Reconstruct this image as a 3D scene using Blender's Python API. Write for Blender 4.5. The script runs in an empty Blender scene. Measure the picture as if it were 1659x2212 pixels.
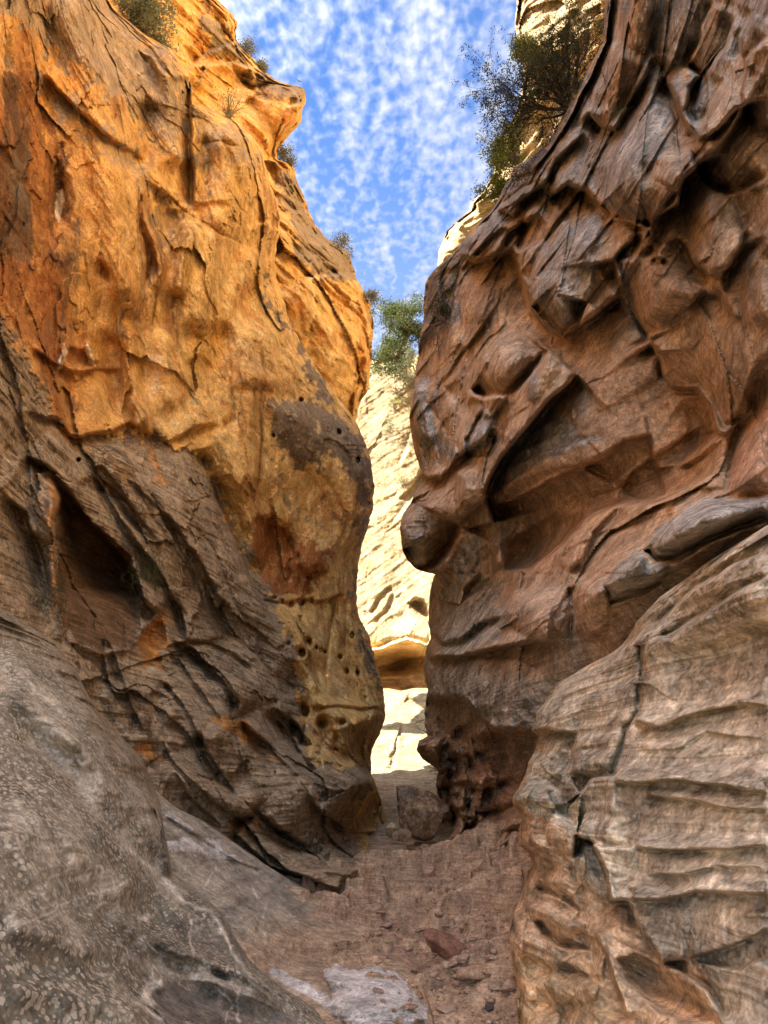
SUN_AZ, SUN_EL, SUN_E = 240., 42., 2.7
SKY_STR, CLOUD, EXPO = .055, 2.0, 3.38
SKY_TINT = (.44, .59, .78)
import bpy, bmesh, math, random, time
import numpy as np
from mathutils import Vector
T0 = time.time()
RES = 2.05            # grid spacing of the near rock meshes, in 1/2212 of the frame height
random.seed(7)
C = bpy.context.scene.collection
# ------------------------------------------------------------------ camera model (used to place traced outlines at real distances)
F, CU, CV = 1661.0, 829.5, 1106.0
P = math.radians(17.8)
sP, cP = math.sin(P), math.cos(P)
CZ = 1.6

def pt(u, v, d):
    a = (np.asarray(u, float) - CU) / F
    b = -(np.asarray(v, float) - CV) / F
    d = np.asarray(d, float)
    return np.stack([a * d, d * (cP - b * sP), CZ + d * (sP + b * cP)], -1)

# ------------------------------------------------------------------ numpy noise
_rng = np.random.default_rng(11)
_G = _rng.normal(size=(512, 3)).astype(np.float32)
_G /= np.linalg.norm(_G, axis=1, keepdims=True)

def _hash(i, j, k):
    h = (i.astype(np.uint32) * np.uint32(73856093)) ^ (j.astype(np.uint32) * np.uint32(19349663)) ^ (k.astype(np.uint32) * np.uint32(83492791))
    h ^= h >> np.uint32(13)
    h *= np.uint32(0x5bd1e995)
    h ^= h >> np.uint32(15)
    return h

def perlin(p):
    sh = p.shape[:-1]
    p = p.reshape(-1, 3).astype(np.float32)
    out = np.empty(len(p), np.float32)
    for s in range(0, len(p), 200000):
        q = p[s:s + 200000]
        fl = np.floor(q)
        f = q - fl
        i = fl.astype(np.int64)
        w = f * f * f * (f * (f * 6 - 15) + 10)
        acc = 0
        for dx in (0, 1):
            wx = w[:, 0] if dx else 1 - w[:, 0]
            for dy in (0, 1):
                wy = w[:, 1] if dy else 1 - w[:, 1]
                for dz in (0, 1):
                    wz = w[:, 2] if dz else 1 - w[:, 2]
                    g = _G[_hash(i[:, 0] + dx, i[:, 1] + dy, i[:, 2] + dz) & np.uint32(511)]
                    dt = g[:, 0] * (f[:, 0] - dx) + g[:, 1] * (f[:, 1] - dy) + g[:, 2] * (f[:, 2] - dz)
                    acc = acc + dt * (wx * wy * wz)
        out[s:s + 200000] = acc
    return out.reshape(sh) * 1.5

def fbm(p, octv=5, gain=.5, lac=2.07, ridge=False):
    a, s, tot = 1.0, 0, 0
    for o in range(octv):
        n = perlin(p + 17.3 * o)
        if ridge:
            n = 1 - 2 * np.abs(n)
        s = s + a * n
        tot += a
        a *= gain
        p = p * lac
    return s / tot

def voro(p):
    """facets: distance gap F2-F1, plus a random tilt value that is planar inside each cell"""
    sh = p.shape[:-1]
    p = p.reshape(-1, 3).astype(np.float32)
    gap = np.empty(len(p), np.float32)
    tilt = np.empty(len(p), np.float32)
    rnd = np.empty(len(p), np.float32)
    for s in range(0, len(p), 200000):
        q = p[s:s + 200000]
        fl = np.floor(q).astype(np.int64)
        f1 = np.full(len(q), 9., np.float32)
        f2 = np.full(len(q), 9., np.float32)
        tl = np.zeros(len(q), np.float32)
        rd = np.zeros(len(q), np.float32)
        for dx in (-1, 0, 1):
            for dy in (-1, 0, 1):
                for dz in (-1, 0, 1):
                    h = _hash(fl[:, 0] + dx, fl[:, 1] + dy, fl[:, 2] + dz)
                    c = np.stack([fl[:, 0] + dx + (h & np.uint32(1023)) / 1023., fl[:, 1] + dy + ((h >> np.uint32(10)) & np.uint32(1023)) / 1023.,
                                  fl[:, 2] + dz + ((h >> np.uint32(20)) & np.uint32(1023)) / 1023.], -1).astype(np.float32)
                    dv = q - c
                    ds = (dv * dv).sum(-1)
                    g = _G[(h >> np.uint32(5)) & np.uint32(511)]
                    near = ds < f1
                    f2 = np.where(near, f1, np.minimum(f2, ds))
                    tl = np.where(near, (dv * g).sum(-1), tl)
                    rd = np.where(near, ((h >> np.uint32(7)) & np.uint32(255)) / 255., rd)
                    f1 = np.where(near, ds, f1)
        gap[s:s + 200000] = np.sqrt(f2) - np.sqrt(f1)
        tilt[s:s + 200000] = tl
        rnd[s:s + 200000] = rd
    return gap.reshape(sh), tilt.reshape(sh), rnd.reshape(sh)

def sst(a, b, x):
    t = np.clip((x - a) / (b - a), 0, 1)
    return t * t * (3 - 2 * t)

# ------------------------------------------------------------------ traced shapes
OFF = {0: (0, 0), 7: (0, 864.3), 1: (0, 0), 2: (829, 0), 3: (0, 737.5), 4: (829, 737.5), 5: (0, 1475), 6: (829, 1475)}

def pts(k, s):
    """'x,y x,y ...' read off an enlarged view k of the photograph -> frame units (0 = already frame units)"""
    a = np.array([[float(c) for c in q.split(',')] for q in s.split()])
    return a if k == 0 else a * (.6095 if k == 7 else .5002) + np.array(OFF[k])

class Field:
    """frame coordinates of a rock grid, with traced relief (in frame units, + = towards the canyon) and masks"""
    def __init__(self, U, V, warp=5.0):
        self.U, self.V = U, V
        q = np.stack([U / 70, V / 70, np.zeros_like(U)], -1)
        self.u = U + warp * (fbm(q, 4) * 1.6)
        self.v = V + warp * (fbm(q + 50, 4) * 1.6)
        self.H = np.zeros(U.shape, np.float32)
        self.HS = np.zeros(U.shape, np.float32)
        self.soft = 2.2
        self.lip = self.cut = 1.
        self.hi = fbm(np.stack([U / 26, V / 32, np.full_like(U, 7.7)], -1), 6, .68) * 1.7
        self.u0, self.v0 = self.u, self.v
        self.u1 = self.u + 7 * fbm(q * 3 + 90, 5, .6) * 1.6
        self.v1 = self.v + 7 * fbm(q * 3 + 140, 5, .6) * 1.6

    def box(self, a, m):
        return np.nonzero((self.u > a[:, 0].min() - m) & (self.u < a[:, 0].max() + m) & (self.v > a[:, 1].min() - m) & (self.v < a[:, 1].max() + m))

    def line(self, a, m):
        ix = self.box(a, m)
        u, v = self.u[ix], self.v[ix]
        best = np.full(u.shape, 1e9)
        sd = np.zeros(u.shape)
        tt = np.zeros(u.shape)
        L = np.r_[0, np.cumsum(np.hypot(*np.diff(a, axis=0).T))]
        for n in range(len(a) - 1):
            (x0, y0), (x1, y1) = a[n], a[n + 1]
            dx, dy = x1 - x0, y1 - y0
            l2 = dx * dx + dy * dy + 1e-9
            t = np.clip(((u - x0) * dx + (v - y0) * dy) / l2, 0, 1)
            ex, ey = u - x0 - t * dx, v - y0 - t * dy
            dd = np.hypot(ex, ey)
            s = np.where(dx * ey - dy * ex < 0, 1, -1) * dd
            k = dd < best
            best = np.where(k, dd, best)
            sd = np.where(k, s, sd)
            tt = np.where(k, (L[n] + t * np.sqrt(l2)) / L[-1], tt)
        return ix, best, sd, tt

    def L(self, k, s, amp, wa=30, wb=30, taper=.12):
        """lip: rock on the left of the direction of travel stands out, the other side is undercut"""
        a = pts(k, s)
        ix, d, sd, t = self.line(a, 4 * max(wa, wb))
        e = sst(0, taper, t) * sst(0, taper, 1 - t)
        step = np.tanh(sd / self.soft)
        prof = np.where(sd > 0, np.exp(-d / wa) * .55, -np.exp(-d / wb)) * np.abs(step)
        self.H[ix] += self.lip * amp * e * prof

    def K(self, k, s, amp, w=4, taper=.15):
        a = pts(k, s)
        ix, d, sd, t = self.line(a, 5 * w)
        e = sst(0, taper, t) * sst(0, taper, 1 - t)
        self.H[ix] -= self.cut * amp * e * np.exp(-d / w)

    def R(self, k, s, amp, w=30, taper=.2):
        a = pts(k, s)
        ix, d, sd, t = self.line(a, 3 * w)
        e = sst(0, taper, t) * sst(0, taper, 1 - t)
        self.H[ix] += amp * e * np.exp(-(d / w) ** 2)

    def inside(self, a, m):
        ix = self.box(a, m)
        u, v = self.u[ix], self.v[ix]
        ins = np.zeros(u.shape, bool)
        best = np.full(u.shape, 1e9)
        n = len(a)
        for i in range(n):
            (x0, y0), (x1, y1) = a[i], a[(i + 1) % n]
            if y0 != y1:
                c = (y0 > v) != (y1 > v)
                ins ^= c & (u < (x1 - x0) * (v - y0) / (y1 - y0) + x0)
            dx, dy = x1 - x0, y1 - y0
            t = np.clip(((u - x0) * dx + (v - y0) * dy) / (dx * dx + dy * dy + 1e-9), 0, 1)
            best = np.minimum(best, np.hypot(u - x0 - t * dx, v - y0 - t * dy))
        return ix, ins, best

    def S(self, k, s, amp, w=30, tu=0, tv=0, edge=2.0):
        """block: rounded plateau (or hollow) inside the outline"""
        a = pts(k, s)
        ix, ins, d = self.inside(a, 6)
        sd = np.where(ins, d, -d)
        rr = np.clip(d / max(d[ins].max() if ins.any() else 1, 1), 0, 1)
        h = amp * np.where(ins, .5 * (1 - np.exp(-d / w)) + .65 * rr * (2 - rr) + .12, 0) + np.where(ins, tu * (self.u[ix] - a[:, 0].mean()) + tv * (self.v[ix] - a[:, 1].mean()), 0)
        self.HS[ix] += h * sst(-edge * self.soft / 2, edge * self.soft / 2, sd)

    def settle(self, r):
        """weather the blocks into rounded forms"""
        h = self.HS
        for _ in range(3):
            for ax in (0, 1):
                n = h.shape[ax]
                pad = [(0, 0), (0, 0)]
                pad[ax] = (r + 1, r)
                c = np.cumsum(np.pad(h, pad, mode='edge').astype(np.float64), axis=ax)
                h = ((np.take(c, np.arange(2 * r + 1, n + 2 * r + 1), ax) - np.take(c, np.arange(0, n), ax)) / (2 * r + 1)).astype(np.float32)
        self.H = self.H + .6 * h + .4 * self.HS

    def E(self, k, s, amp, p=2):
        for q in s.split():
            x, y, rx, ry = [float(c) for c in q.split(',')]
            c = pts(k, '%f,%f' % (x, y))[0]
            f = .5 if k else 1
            r = ((self.u - c[0]) / (rx * f)) ** 2 + ((self.v - c[1]) / (ry * f)) ** 2
            self.H += amp * np.exp(-r ** (p / 2))

    def mask(self, k, s, soft=12):
        a = pts(k, s)
        soft = soft * 1.7 + 4
        m = np.zeros(self.U.shape, np.float32)
        self.u, self.v = self.u1, self.v1
        ix, ins, d = self.inside(a, soft * 1.2)
        self.u, self.v = self.u0, self.v0
        b = sst(-soft, soft, np.where(ins, d, -d))
        m[ix] = sst(.24, .76, b + .75 * self.hi[ix] * (4 * b * (1 - b)))
        return m

    def stroke(self, k, s, w=3, taper=.05):
        a = pts(k, s)
        m = np.zeros(self.U.shape, np.float32)
        if w <= 8:
            self.u, self.v = self.u1, self.v1
        ix, d, sd, t = self.line(a, 4 * w)
        self.u, self.v = self.u0, self.v0
        ww = w * (.6 + .6 * np.clip(.5 + self.hi[ix], 0, 1.4)) if w <= 8 else w
        m[ix] = np.exp(-(d / ww) ** 2) * sst(0, taper, t) * sst(0, taper, 1 - t)
        return m

def tps(ctrl, U, V):
    c = np.array([[float(x) for x in q.split(',')] for q in ctrl.split()])
    xy = c[:, :2] / 500
    f = np.log(c[:, 2])
    n = len(c)
    def k(r2):
        return np.where(r2 > 0, r2 * np.log(r2 + 1e-12), 0)
    A = np.zeros((n + 3, n + 3))
    A[:n, :n] = k(((xy[:, None] - xy[None]) ** 2).sum(-1)) + np.eye(n) * 2e-3
    A[:n, n] = 1
    A[:n, n + 1:] = xy
    A[n, :n] = 1
    A[n + 1:, :n] = xy.T
    w = np.linalg.solve(A, np.r_[f, 0, 0, 0])
    sh = U.shape
    u, v = U.ravel() / 500, V.ravel() / 500
    out = w[n] + w[n + 1] * u + w[n + 2] * v
    for i in range(n):
        out = out + w[i] * k((u - xy[i, 0]) ** 2 + (v - xy[i, 1]) ** 2)
    return np.exp(out).reshape(sh)

def curve1(s, x):
    a = np.array([[float(c) for c in q.split(':')] for q in s.split()])
    return np.interp(x, a[:, 0], a[:, 1])

# ------------------------------------------------------------------ mesh output
def link_mesh(name, verts, quads, mat, parent=None, smooth=True, tris=None):
    me = bpy.data.meshes.new(name)
    nv, nq = len(verts), len(quads)
    nt = 0 if tris is None else len(tris)
    me.vertices.add(nv)
    me.vertices.foreach_set('co', np.asarray(verts, np.float32).ravel())
    idx = np.asarray(quads, np.int32).ravel()
    if nt:
        idx = np.r_[idx, np.asarray(tris, np.int32).ravel()]
    me.loops.add(len(idx))
    me.loops.foreach_set('vertex_index', idx)
    me.polygons.add(nq + nt)
    st = np.r_[np.arange(nq) * 4, nq * 4 + np.arange(nt) * 3].astype(np.int32)
    me.polygons.foreach_set('loop_start', st)
    me.update(calc_edges=True)
    me.validate()
    if smooth:
        me.polygons.foreach_set('use_smooth', np.ones(nq + nt, bool))
    o = bpy.data.objects.new(name, me)
    C.objects.link(o)
    if mat:
        me.materials.append(mat)
    if parent:
        o.parent = parent
    return o

def grid_quads(r, c):
    i = np.arange(r * c).reshape(r, c)
    return np.stack([i[:-1, :-1], i[:-1, 1:], i[1:, 1:], i[1:, :-1]], -1).reshape(-1, 4)

def set_attr(o, name, arr):
    if name == 'beds' and 'rest' not in o.data.attributes:
        set_attr(o, 'rest', np.array([v.co[:] for v in o.data.vertices], np.float32))
    if arr.shape[-1] == 3 and arr.ndim > 1:
        arr = arr.reshape(-1, arr.shape[-1])
    else:
        arr = arr.reshape(-1)
    if arr.ndim == 1:
        a = o.data.attributes.new(name, 'FLOAT', 'POINT')
        a.data.foreach_set('value', arr.astype(np.float32))
    else:
        a = o.data.attributes.new(name, 'FLOAT_COLOR', 'POINT')
        rgba = np.ones((len(arr), 4), np.float32)
        rgba[:, :3] = arr
        a.data.foreach_set('color', rgba.ravel())

def grid_normals(X):
    du = np.gradient(X, axis=1)
    dv = np.gradient(X, axis=0)
    n = np.cross(du, dv)
    n /= np.linalg.norm(n, axis=-1, keepdims=True) + 1e-9
    cam = np.array([0, 0, CZ])
    s = np.sign(((cam - X) * n).sum(-1, keepdims=True))
    s[s == 0] = 1
    return n * s

def tag(o, label=None, cat=None, group=None, kind=None):
    for k, v in (('label', label), ('category', cat), ('group', group), ('kind', kind)):
        if v:
            o[k] = v
    return o

def empty(name, loc, rz=0):
    o = bpy.data.objects.new(name, None)
    C.objects.link(o)
    o.empty_display_size = .2
    o.location = loc
    o.rotation_euler = (0, 0, rz)
    return o

# ------------------------------------------------------------------ materials
def nodes_of(name):
    m = bpy.data.materials.new(name)
    m.use_nodes = True
    nt = m.node_tree
    b = nt.nodes['Principled BSDF']
    b.inputs['Roughness'].default_value = .92
    b.inputs['Specular IOR Level'].default_value = .08
    return m, nt, b

def rock_mat(name, scale=1.0, fleck=(.45, .38, .28), fleck_scale=22., fleck_stretch=(1, 1, .45), bed=(0, 0, 1), bed_freq=26., bed_amt=.25, bump=.02, grain=.36, fleck_tilt=0.):
    m, nt, b = nodes_of(name)
    N, Lk = nt.nodes.new, nt.links.new
    tc = N('ShaderNodeNewGeometry')
    pos = tc.outputs['Position']
    def math_(op, a, c=None, clamp=False):
        n = N('ShaderNodeMath')
        n.operation = op
        n.use_clamp = clamp
        for i, x in enumerate((a, c)):
            if x is None:
                continue
            if isinstance(x, (int, float)):
                n.inputs[i].default_value = x
            else:
                Lk(x, n.inputs[i])
        return n.outputs[0]
    def noise(vec, sc, det=6, rough=.6, dist=0.):
        n = N('ShaderNodeTexNoise')
        n.inputs['Scale'].default_value = sc
        n.inputs['Detail'].default_value = det
        n.inputs['Roughness'].default_value = rough
        n.inputs['Distortion'].default_value = dist
        Lk(vec, n.inputs['Vector'])
        return n.outputs[0]
    def ramp(x, a, c, lo=0., hi=1.):
        n = N('ShaderNodeMapRange')
        n.interpolation_type = 'SMOOTHSTEP'
        n.inputs['From Min'].default_value = a
        n.inputs['From Max'].default_value = c
        n.inputs['To Min'].default_value = lo
        n.inputs['To Max'].default_value = hi
        Lk(x, n.inputs[0])
        return n.outputs[0]
    # fine bedding: noise on a coordinate that runs quickly across the beds
    mp = N('ShaderNodeMapping')
    mp.vector_type = 'TEXTURE'
    z = np.array(bed, float)
    z /= np.linalg.norm(z)
    from mathutils import Vector
    q = Vector((0, 0, 1)).rotation_difference(Vector(z)).to_euler()
    mp.inputs['Rotation'].default_value = q
    mp.inputs['Scale'].default_value = (1 / 1.3, 1 / 1.3, 1 / bed_freq)
    wob = N('ShaderNodeVectorMath')
    wob.operation = 'MULTIPLY_ADD'
    nn = N('ShaderNodeTexNoise')
    nn.inputs['Scale'].default_value = .55
    nn.inputs['Detail'].default_value = 3
    rest = N('ShaderNodeAttribute')          # position on the rock before it was weathered, so that beds run straight through bulges
    rest.attribute_name = 'rest'
    bpos = rest.outputs['Vector']
    Lk(bpos, nn.inputs['Vector'])
    Lk(nn.outputs[1], wob.inputs[0])
    wob.inputs[1].default_value = (.35, .35, .35)
    Lk(bpos, wob.inputs[2])
    Lk(wob.outputs[0], mp.inputs['Vector'])
    beds = noise(mp.outputs[0], 1.0, 2, .6)
    n1 = noise(pos, 2.3 * scale, 5, .62)
    n2 = noise(pos, 13. * scale, 2.5, .65)
    n3 = noise(pos, 42. * scale, 1, .6)
    at = N('ShaderNodeAttribute')
    at.attribute_name = 'Col'
    af = N('ShaderNodeAttribute')
    af.attribute_name = 'fleck'
    ab = N('ShaderNodeAttribute')
    ab.attribute_name = 'beds'
    # brightness variation
    v = ramp(n1, .28, .72, 1 - grain, 1 + grain)
    v = math_('MULTIPLY', v, ramp(n2, .3, .7, 1 - grain * .75, 1 + grain * .75))
    v = math_('MULTIPLY', v, ramp(n3, .3, .7, .8, 1.2))
    bm = math_('MULTIPLY_ADD', math_('SUBTRACT', ramp(beds, .3, .7), .5), ab.outputs['Fac'])
    bb = N('ShaderNodeMath')
    bb.operation = 'MULTIPLY_ADD'
    Lk(math_('MULTIPLY', math_('SUBTRACT', ramp(beds, .3, .7), .5), ab.outputs['Fac']), bb.inputs[0])
    bb.inputs[1].default_value = bed_amt * 2
    bb.inputs[2].default_value = 1.
    v = math_('MULTIPLY', v, bb.outputs[0])
    sc = N('ShaderNodeVectorMath')
    sc.operation = 'SCALE'
    Lk(at.outputs['Color'], sc.inputs[0])
    Lk(v, sc.inputs['Scale'])
    # lichen flecks
    fm = N('ShaderNodeMapping')
    fm.inputs['Scale'].default_value = fleck_stretch
    fm.inputs['Rotation'].default_value = (0, fleck_tilt, 0)
    wf = N('ShaderNodeVectorMath')
    wf.operation = 'MULTIPLY_ADD'
    nf = N('ShaderNodeTexNoise')
    nf.inputs['Scale'].default_value = fleck_scale * .7
    nf.inputs['Detail'].default_value = 3
    Lk(pos, nf.inputs['Vector'])
    Lk(nf.outputs[1], wf.inputs[0])
    wf.inputs[1].default_value = (.75 / fleck_scale,) * 3
    Lk(pos, wf.inputs[2])
    Lk(wf.outputs[0], fm.inputs['Vector'])
    vo = N('ShaderNodeTexVoronoi')
    vo.feature = 'F1'
    vo.inputs['Scale'].default_value = fleck_scale
    Lk(fm.outputs[0], vo.inputs['Vector'])
    sepc = N('ShaderNodeSeparateColor')
    Lk(vo.outputs['Color'], sepc.inputs[0])
    big = noise(pos, 1.7, 4, .6)
    rad = math_('MULTIPLY', math_('ADD', math_('MULTIPLY', sepc.outputs[0], .52), .17), ramp(big, .25, .6, .55, 1.))
    fl = ramp(math_('SUBTRACT', rad, vo.outputs['Distance']), -.04, .07, 0., .85)
    fl = math_('MULTIPLY', fl, af.outputs['Fac'])
    mx = N('ShaderNodeMix')
    mx.data_type = 'RGBA'
    Lk(fl, mx.inputs['Factor'])
    Lk(sc.outputs[0], mx.inputs['A'])
    fc = N('ShaderNodeVectorMath')
    fc.operation = 'SCALE'
    fc.inputs[0].default_value = fleck
    Lk(ramp(n2, .2, .8, .7, 1.3), fc.inputs['Scale'])
    Lk(fc.outputs[0], mx.inputs['B'])
    Lk(mx.outputs['Result'], b.inputs['Base Color'])
    # bump
    hsum = math_('ADD', math_('MULTIPLY', n2, .8), math_('MULTIPLY', n3, .12))
    hb = N('ShaderNodeMath')
    hb.operation = 'MULTIPLY_ADD'
    Lk(math_('MULTIPLY', beds, ab.outputs['Fac']), hb.inputs[0])
    hb.inputs[1].default_value = 1.0
    Lk(hsum, hb.inputs[2])
    bp = N('ShaderNodeBump')
    bp.inputs['Strength'].default_value = .8
    bp.inputs['Distance'].default_value = bump
    Lk(hb.outputs[0], bp.inputs['Height'])
    Lk(bp.outputs[0], b.inputs['Normal'])
    return m

def plain_mat(name, col, rough=.85, var=.35, scale=6., trans=0.):
    m, nt, b = nodes_of(name)
    N, Lk = nt.nodes.new, nt.links.new
    g = N('ShaderNodeNewGeometry')
    n = N('ShaderNodeTexNoise')
    n.inputs['Scale'].default_value = scale
    n.inputs['Detail'].default_value = 5
    Lk(g.outputs['Position'], n.inputs['Vector'])
    mr = N('ShaderNodeMapRange')
    mr.inputs['From Min'].default_value = .25
    mr.inputs['From Max'].default_value = .75
    mr.inputs['To Min'].default_value = 1 - var
    mr.inputs['To Max'].default_value = 1 + var
    Lk(n.outputs[0], mr.inputs[0])
    s = N('ShaderNodeVectorMath')
    s.operation = 'SCALE'
    s.inputs[0].default_value = col
    Lk(mr.outputs[0], s.inputs['Scale'])
    Lk(s.outputs[0], b.inputs['Base Color'])
    b.inputs['Roughness'].default_value = rough
    if trans:
        t = N('ShaderNodeBsdfTranslucent')
        Lk(s.outputs[0], t.inputs['Color'])
        mixs = N('ShaderNodeMixShader')
        mixs.inputs[0].default_value = trans
        Lk(b.outputs[0], mixs.inputs[1])
        Lk(t.outputs[0], mixs.inputs[2])
        Lk(mixs.outputs[0], nt.nodes['Material Output'].inputs['Surface'])
    return m

def lerp(a, b, w):
    return a + (b - a) * w[..., None]

# colours (linear albedo)
GOLD = np.array([.65, .395, .13])
GOLDP = np.array([.75, .53, .235])
ORANGE = np.array([.56, .255, .065])
RUST = np.array([.30, .115, .035])
PATINA = np.array([.27, .195, .12])
DARK = np.array([.085, .056, .033])
GREY = np.array([.42, .375, .295])
BROWN = np.array([.45, .335, .225])
REDB = np.array([.44, .295, .185])
TAN = np.array([.53, .42, .29])
CREAM = np.array([.235, .185, .105])
WHITE = np.array([.265, .222, .15])

# ------------------------------------------------------------------ rock grids
def finish_wall(name, U, V, D0, fld, sculpt, colour, mat, wrap):
    """turn a grid of traced positions into a rock mesh: smooth base form -> traced relief -> fractured and bedded surface"""
    X0 = pt(U, V, D0)
    n0 = grid_normals(X0)
    r = X0 - np.array([0, 0, CZ])
    r /= np.linalg.norm(r, axis=-1, keepdims=True)
    nr = np.clip(-(n0 * r).sum(-1), .3, 1)
    Hm = fld.gain * fld.H * D0 / F                      # traced relief in metres
    Hm = Hm + sculpt(fld, X0, D0, n0)
    D = D0 - wrap * Hm / nr
    D = np.maximum(D, D0 * .5)
    X = pt(U, V, D)
    fld.rest = X0
    return X, Hm

def rows_wall(name, v0, v1, sil, uo, left, ctrl, sculpt, colour, mat, round_w=60, round_m=1.6, jag=4, res=None, behind=9, wrapu=70, traced=None, gain=1., soft_edge=3.5, settle=4., lip=1., cut=1.):
    res = res or RES
    nv = int((v1 - v0) / res)
    v = np.linspace(v0, v1, nv)
    us = curve1(sil, v)
    q = np.stack([v / 37, np.zeros_like(v), np.full_like(v, 3.3 if left else 8.8)], -1)
    us = us + jag * fbm(q, 5, .6) * 1.6
    ue = np.clip(uo, -70, 1730)                     # fine grid inside the view, coarser where the wall runs on past it
    nu = int(np.abs(us - ue).max() / res * .8)
    t = np.linspace(0, 1, nu)
    t = t ** .92
    nc = max(1, int(abs(uo - ue) / 9))
    nw = 14
    tw = np.linspace(0, 1, nw + 1)[1:]
    U = np.concatenate([np.repeat(np.linspace(uo, ue, nc + 1)[None, :-1], nv, 0), ue + (us[:, None] - ue) * t[None]], 1)
    nu += nc
    V = np.repeat(v[:, None], nu, 1)
    D0 = tps(ctrl, U, V)
    s = np.clip(np.abs(U - us[:, None]) / round_w, 0, 1)
    D0 = D0 + round_m * (1 - np.sqrt(np.clip(1 - (1 - s) ** 2, 0, 1)))
    fld = Field(U, V)
    fld.gain = gain
    fld.soft = soft_edge
    fld.lip, fld.cut = lip, cut
    if traced:
        traced(fld)
        fld.settle(max(1, int(round(settle / res))))
    X, Hm = finish_wall(name, U, V, D0, fld, sculpt, colour, mat, 1.0)
    col, fleck, beds = colour(fld, X, Hm)
    # the rock carries on round the corner, out of sight
    sg = 1 if left else -1
    De = np.linalg.norm(X[:, -1] - np.array([0, 0, CZ]), axis=-1) / np.sqrt(1 + ((us - CU) / F) ** 2 + ((v - CV) / F) ** 2)
    Uw = us[:, None] - sg * wrapu * tw[None] ** 2.2
    Vw = np.repeat(v[:, None], nw, 1)
    Dw = De[:, None] + behind * (tw[None] ** 1.1)
    Xw = pt(Uw, Vw, Dw)
    jit = fbm(Xw * .8, 4)[..., None] * .5 * tw[None, :, None]
    Xw = Xw + jit * np.array([-sg, 0, 0.])
    X = np.concatenate([X, Xw], 1)
    rest = np.concatenate([fld.rest, Xw], 1)
    def ext(a):
        return np.concatenate([a, np.repeat(a[:, -1:], nw, 1)], 1)
    o = link_mesh(name, X.reshape(-1, 3), grid_quads(nv, nu + nw), mat)
    set_attr(o, 'Col', ext(col))
    set_attr(o, 'fleck', ext(fleck))
    set_attr(o, 'rest', rest)
    set_attr(o, 'beds', ext(beds))
    print(name, nv, nu, round(time.time() - T0, 1))
    return o

def cols_wall(name, u0, u1, top, v1, ctrl, sculpt, colour, mat, round_w=50, round_m=1.2, jag=3, res=None, behind=5, drop=60, traced=None, gain=1., soft_edge=3.5, settle=4., lip=1., cut=1.):
    res = res or RES
    ue = max(u0, -70)
    u = np.r_[np.arange(u0, ue, 9.), np.linspace(ue, u1, int((u1 - ue) / res))]
    nu = len(u)
    vt = curve1(top, u) + jag * fbm(np.stack([u / 37, np.zeros_like(u), np.full_like(u, 5.5)], -1), 5, .6) * 1.6
    nv = int((v1 - vt).max() / res * .8)
    t = np.linspace(0, 1, nv) ** 1.05
    V = vt[None] + (v1 - vt[None]) * t[:, None]
    U = np.repeat(u[None], nv, 0)
    D0 = tps(ctrl, U, V)
    s = np.clip((V - vt[None]) / round_w, 0, 1)
    D0 = D0 + round_m * (1 - np.sqrt(np.clip(1 - (1 - s) ** 2, 0, 1)))
    fld = Field(U, V)
    fld.gain = gain
    fld.soft = soft_edge
    fld.lip, fld.cut = lip, cut
    if traced:
        traced(fld)
        fld.settle(max(1, int(round(settle / res))))
    X, Hm = finish_wall(name, U, V, D0, fld, sculpt, colour, mat, 1.0)
    col, fleck, beds = colour(fld, X, Hm)
    nw = 12
    tw = np.linspace(0, 1, nw + 1)[1:][::-1]
    De = np.linalg.norm(X[0] - np.array([0, 0, CZ]), axis=-1) / np.sqrt(1 + ((u - CU) / F) ** 2 + ((vt - CV) / F) ** 2)
    Vw = vt[None] + drop * tw[:, None] ** 2.2
    Dw = De[None] + behind * tw[:, None] ** 1.1
    Xw = pt(np.repeat(u[None], nw, 0), Vw, Dw)
    X = np.concatenate([Xw, X], 0)
    rest = np.concatenate([Xw, fld.rest], 0)
    def ext(a):
        return np.concatenate([np.repeat(a[:1], nw, 0), a], 0)
    o = link_mesh(name, X.reshape(-1, 3), grid_quads(nv + nw, nu), mat)
    set_attr(o, 'Col', ext(col))
    set_attr(o, 'fleck', ext(fleck))
    set_attr(o, 'rest', rest)
    set_attr(o, 'beds', ext(beds))
    print(name, nv, nu, round(time.time() - T0, 1))
    return o

def stretch(X, sx, sy, sz):
    return X * np.array([sx, sy, sz])

def bedcoord(X, nrm, amp, fr):
    n = np.array(nrm, float)
    n /= np.linalg.norm(n)
    return (X * n).sum(-1) + amp * fbm(X * fr, 3)

def strata(X, s, freqs, amps, along=.35):
    h = 0
    for f, a in zip(freqs, amps):
        p = np.stack([X[..., 0] * along + f, X[..., 1] * along, s * f], -1)
        n = perlin(p) + .5 * perlin(p * np.array([2, 2, 2.3]) + 9)
        h = h + a * (np.tanh(2.2 * n) * .7 + .3 * n)
    return h

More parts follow.
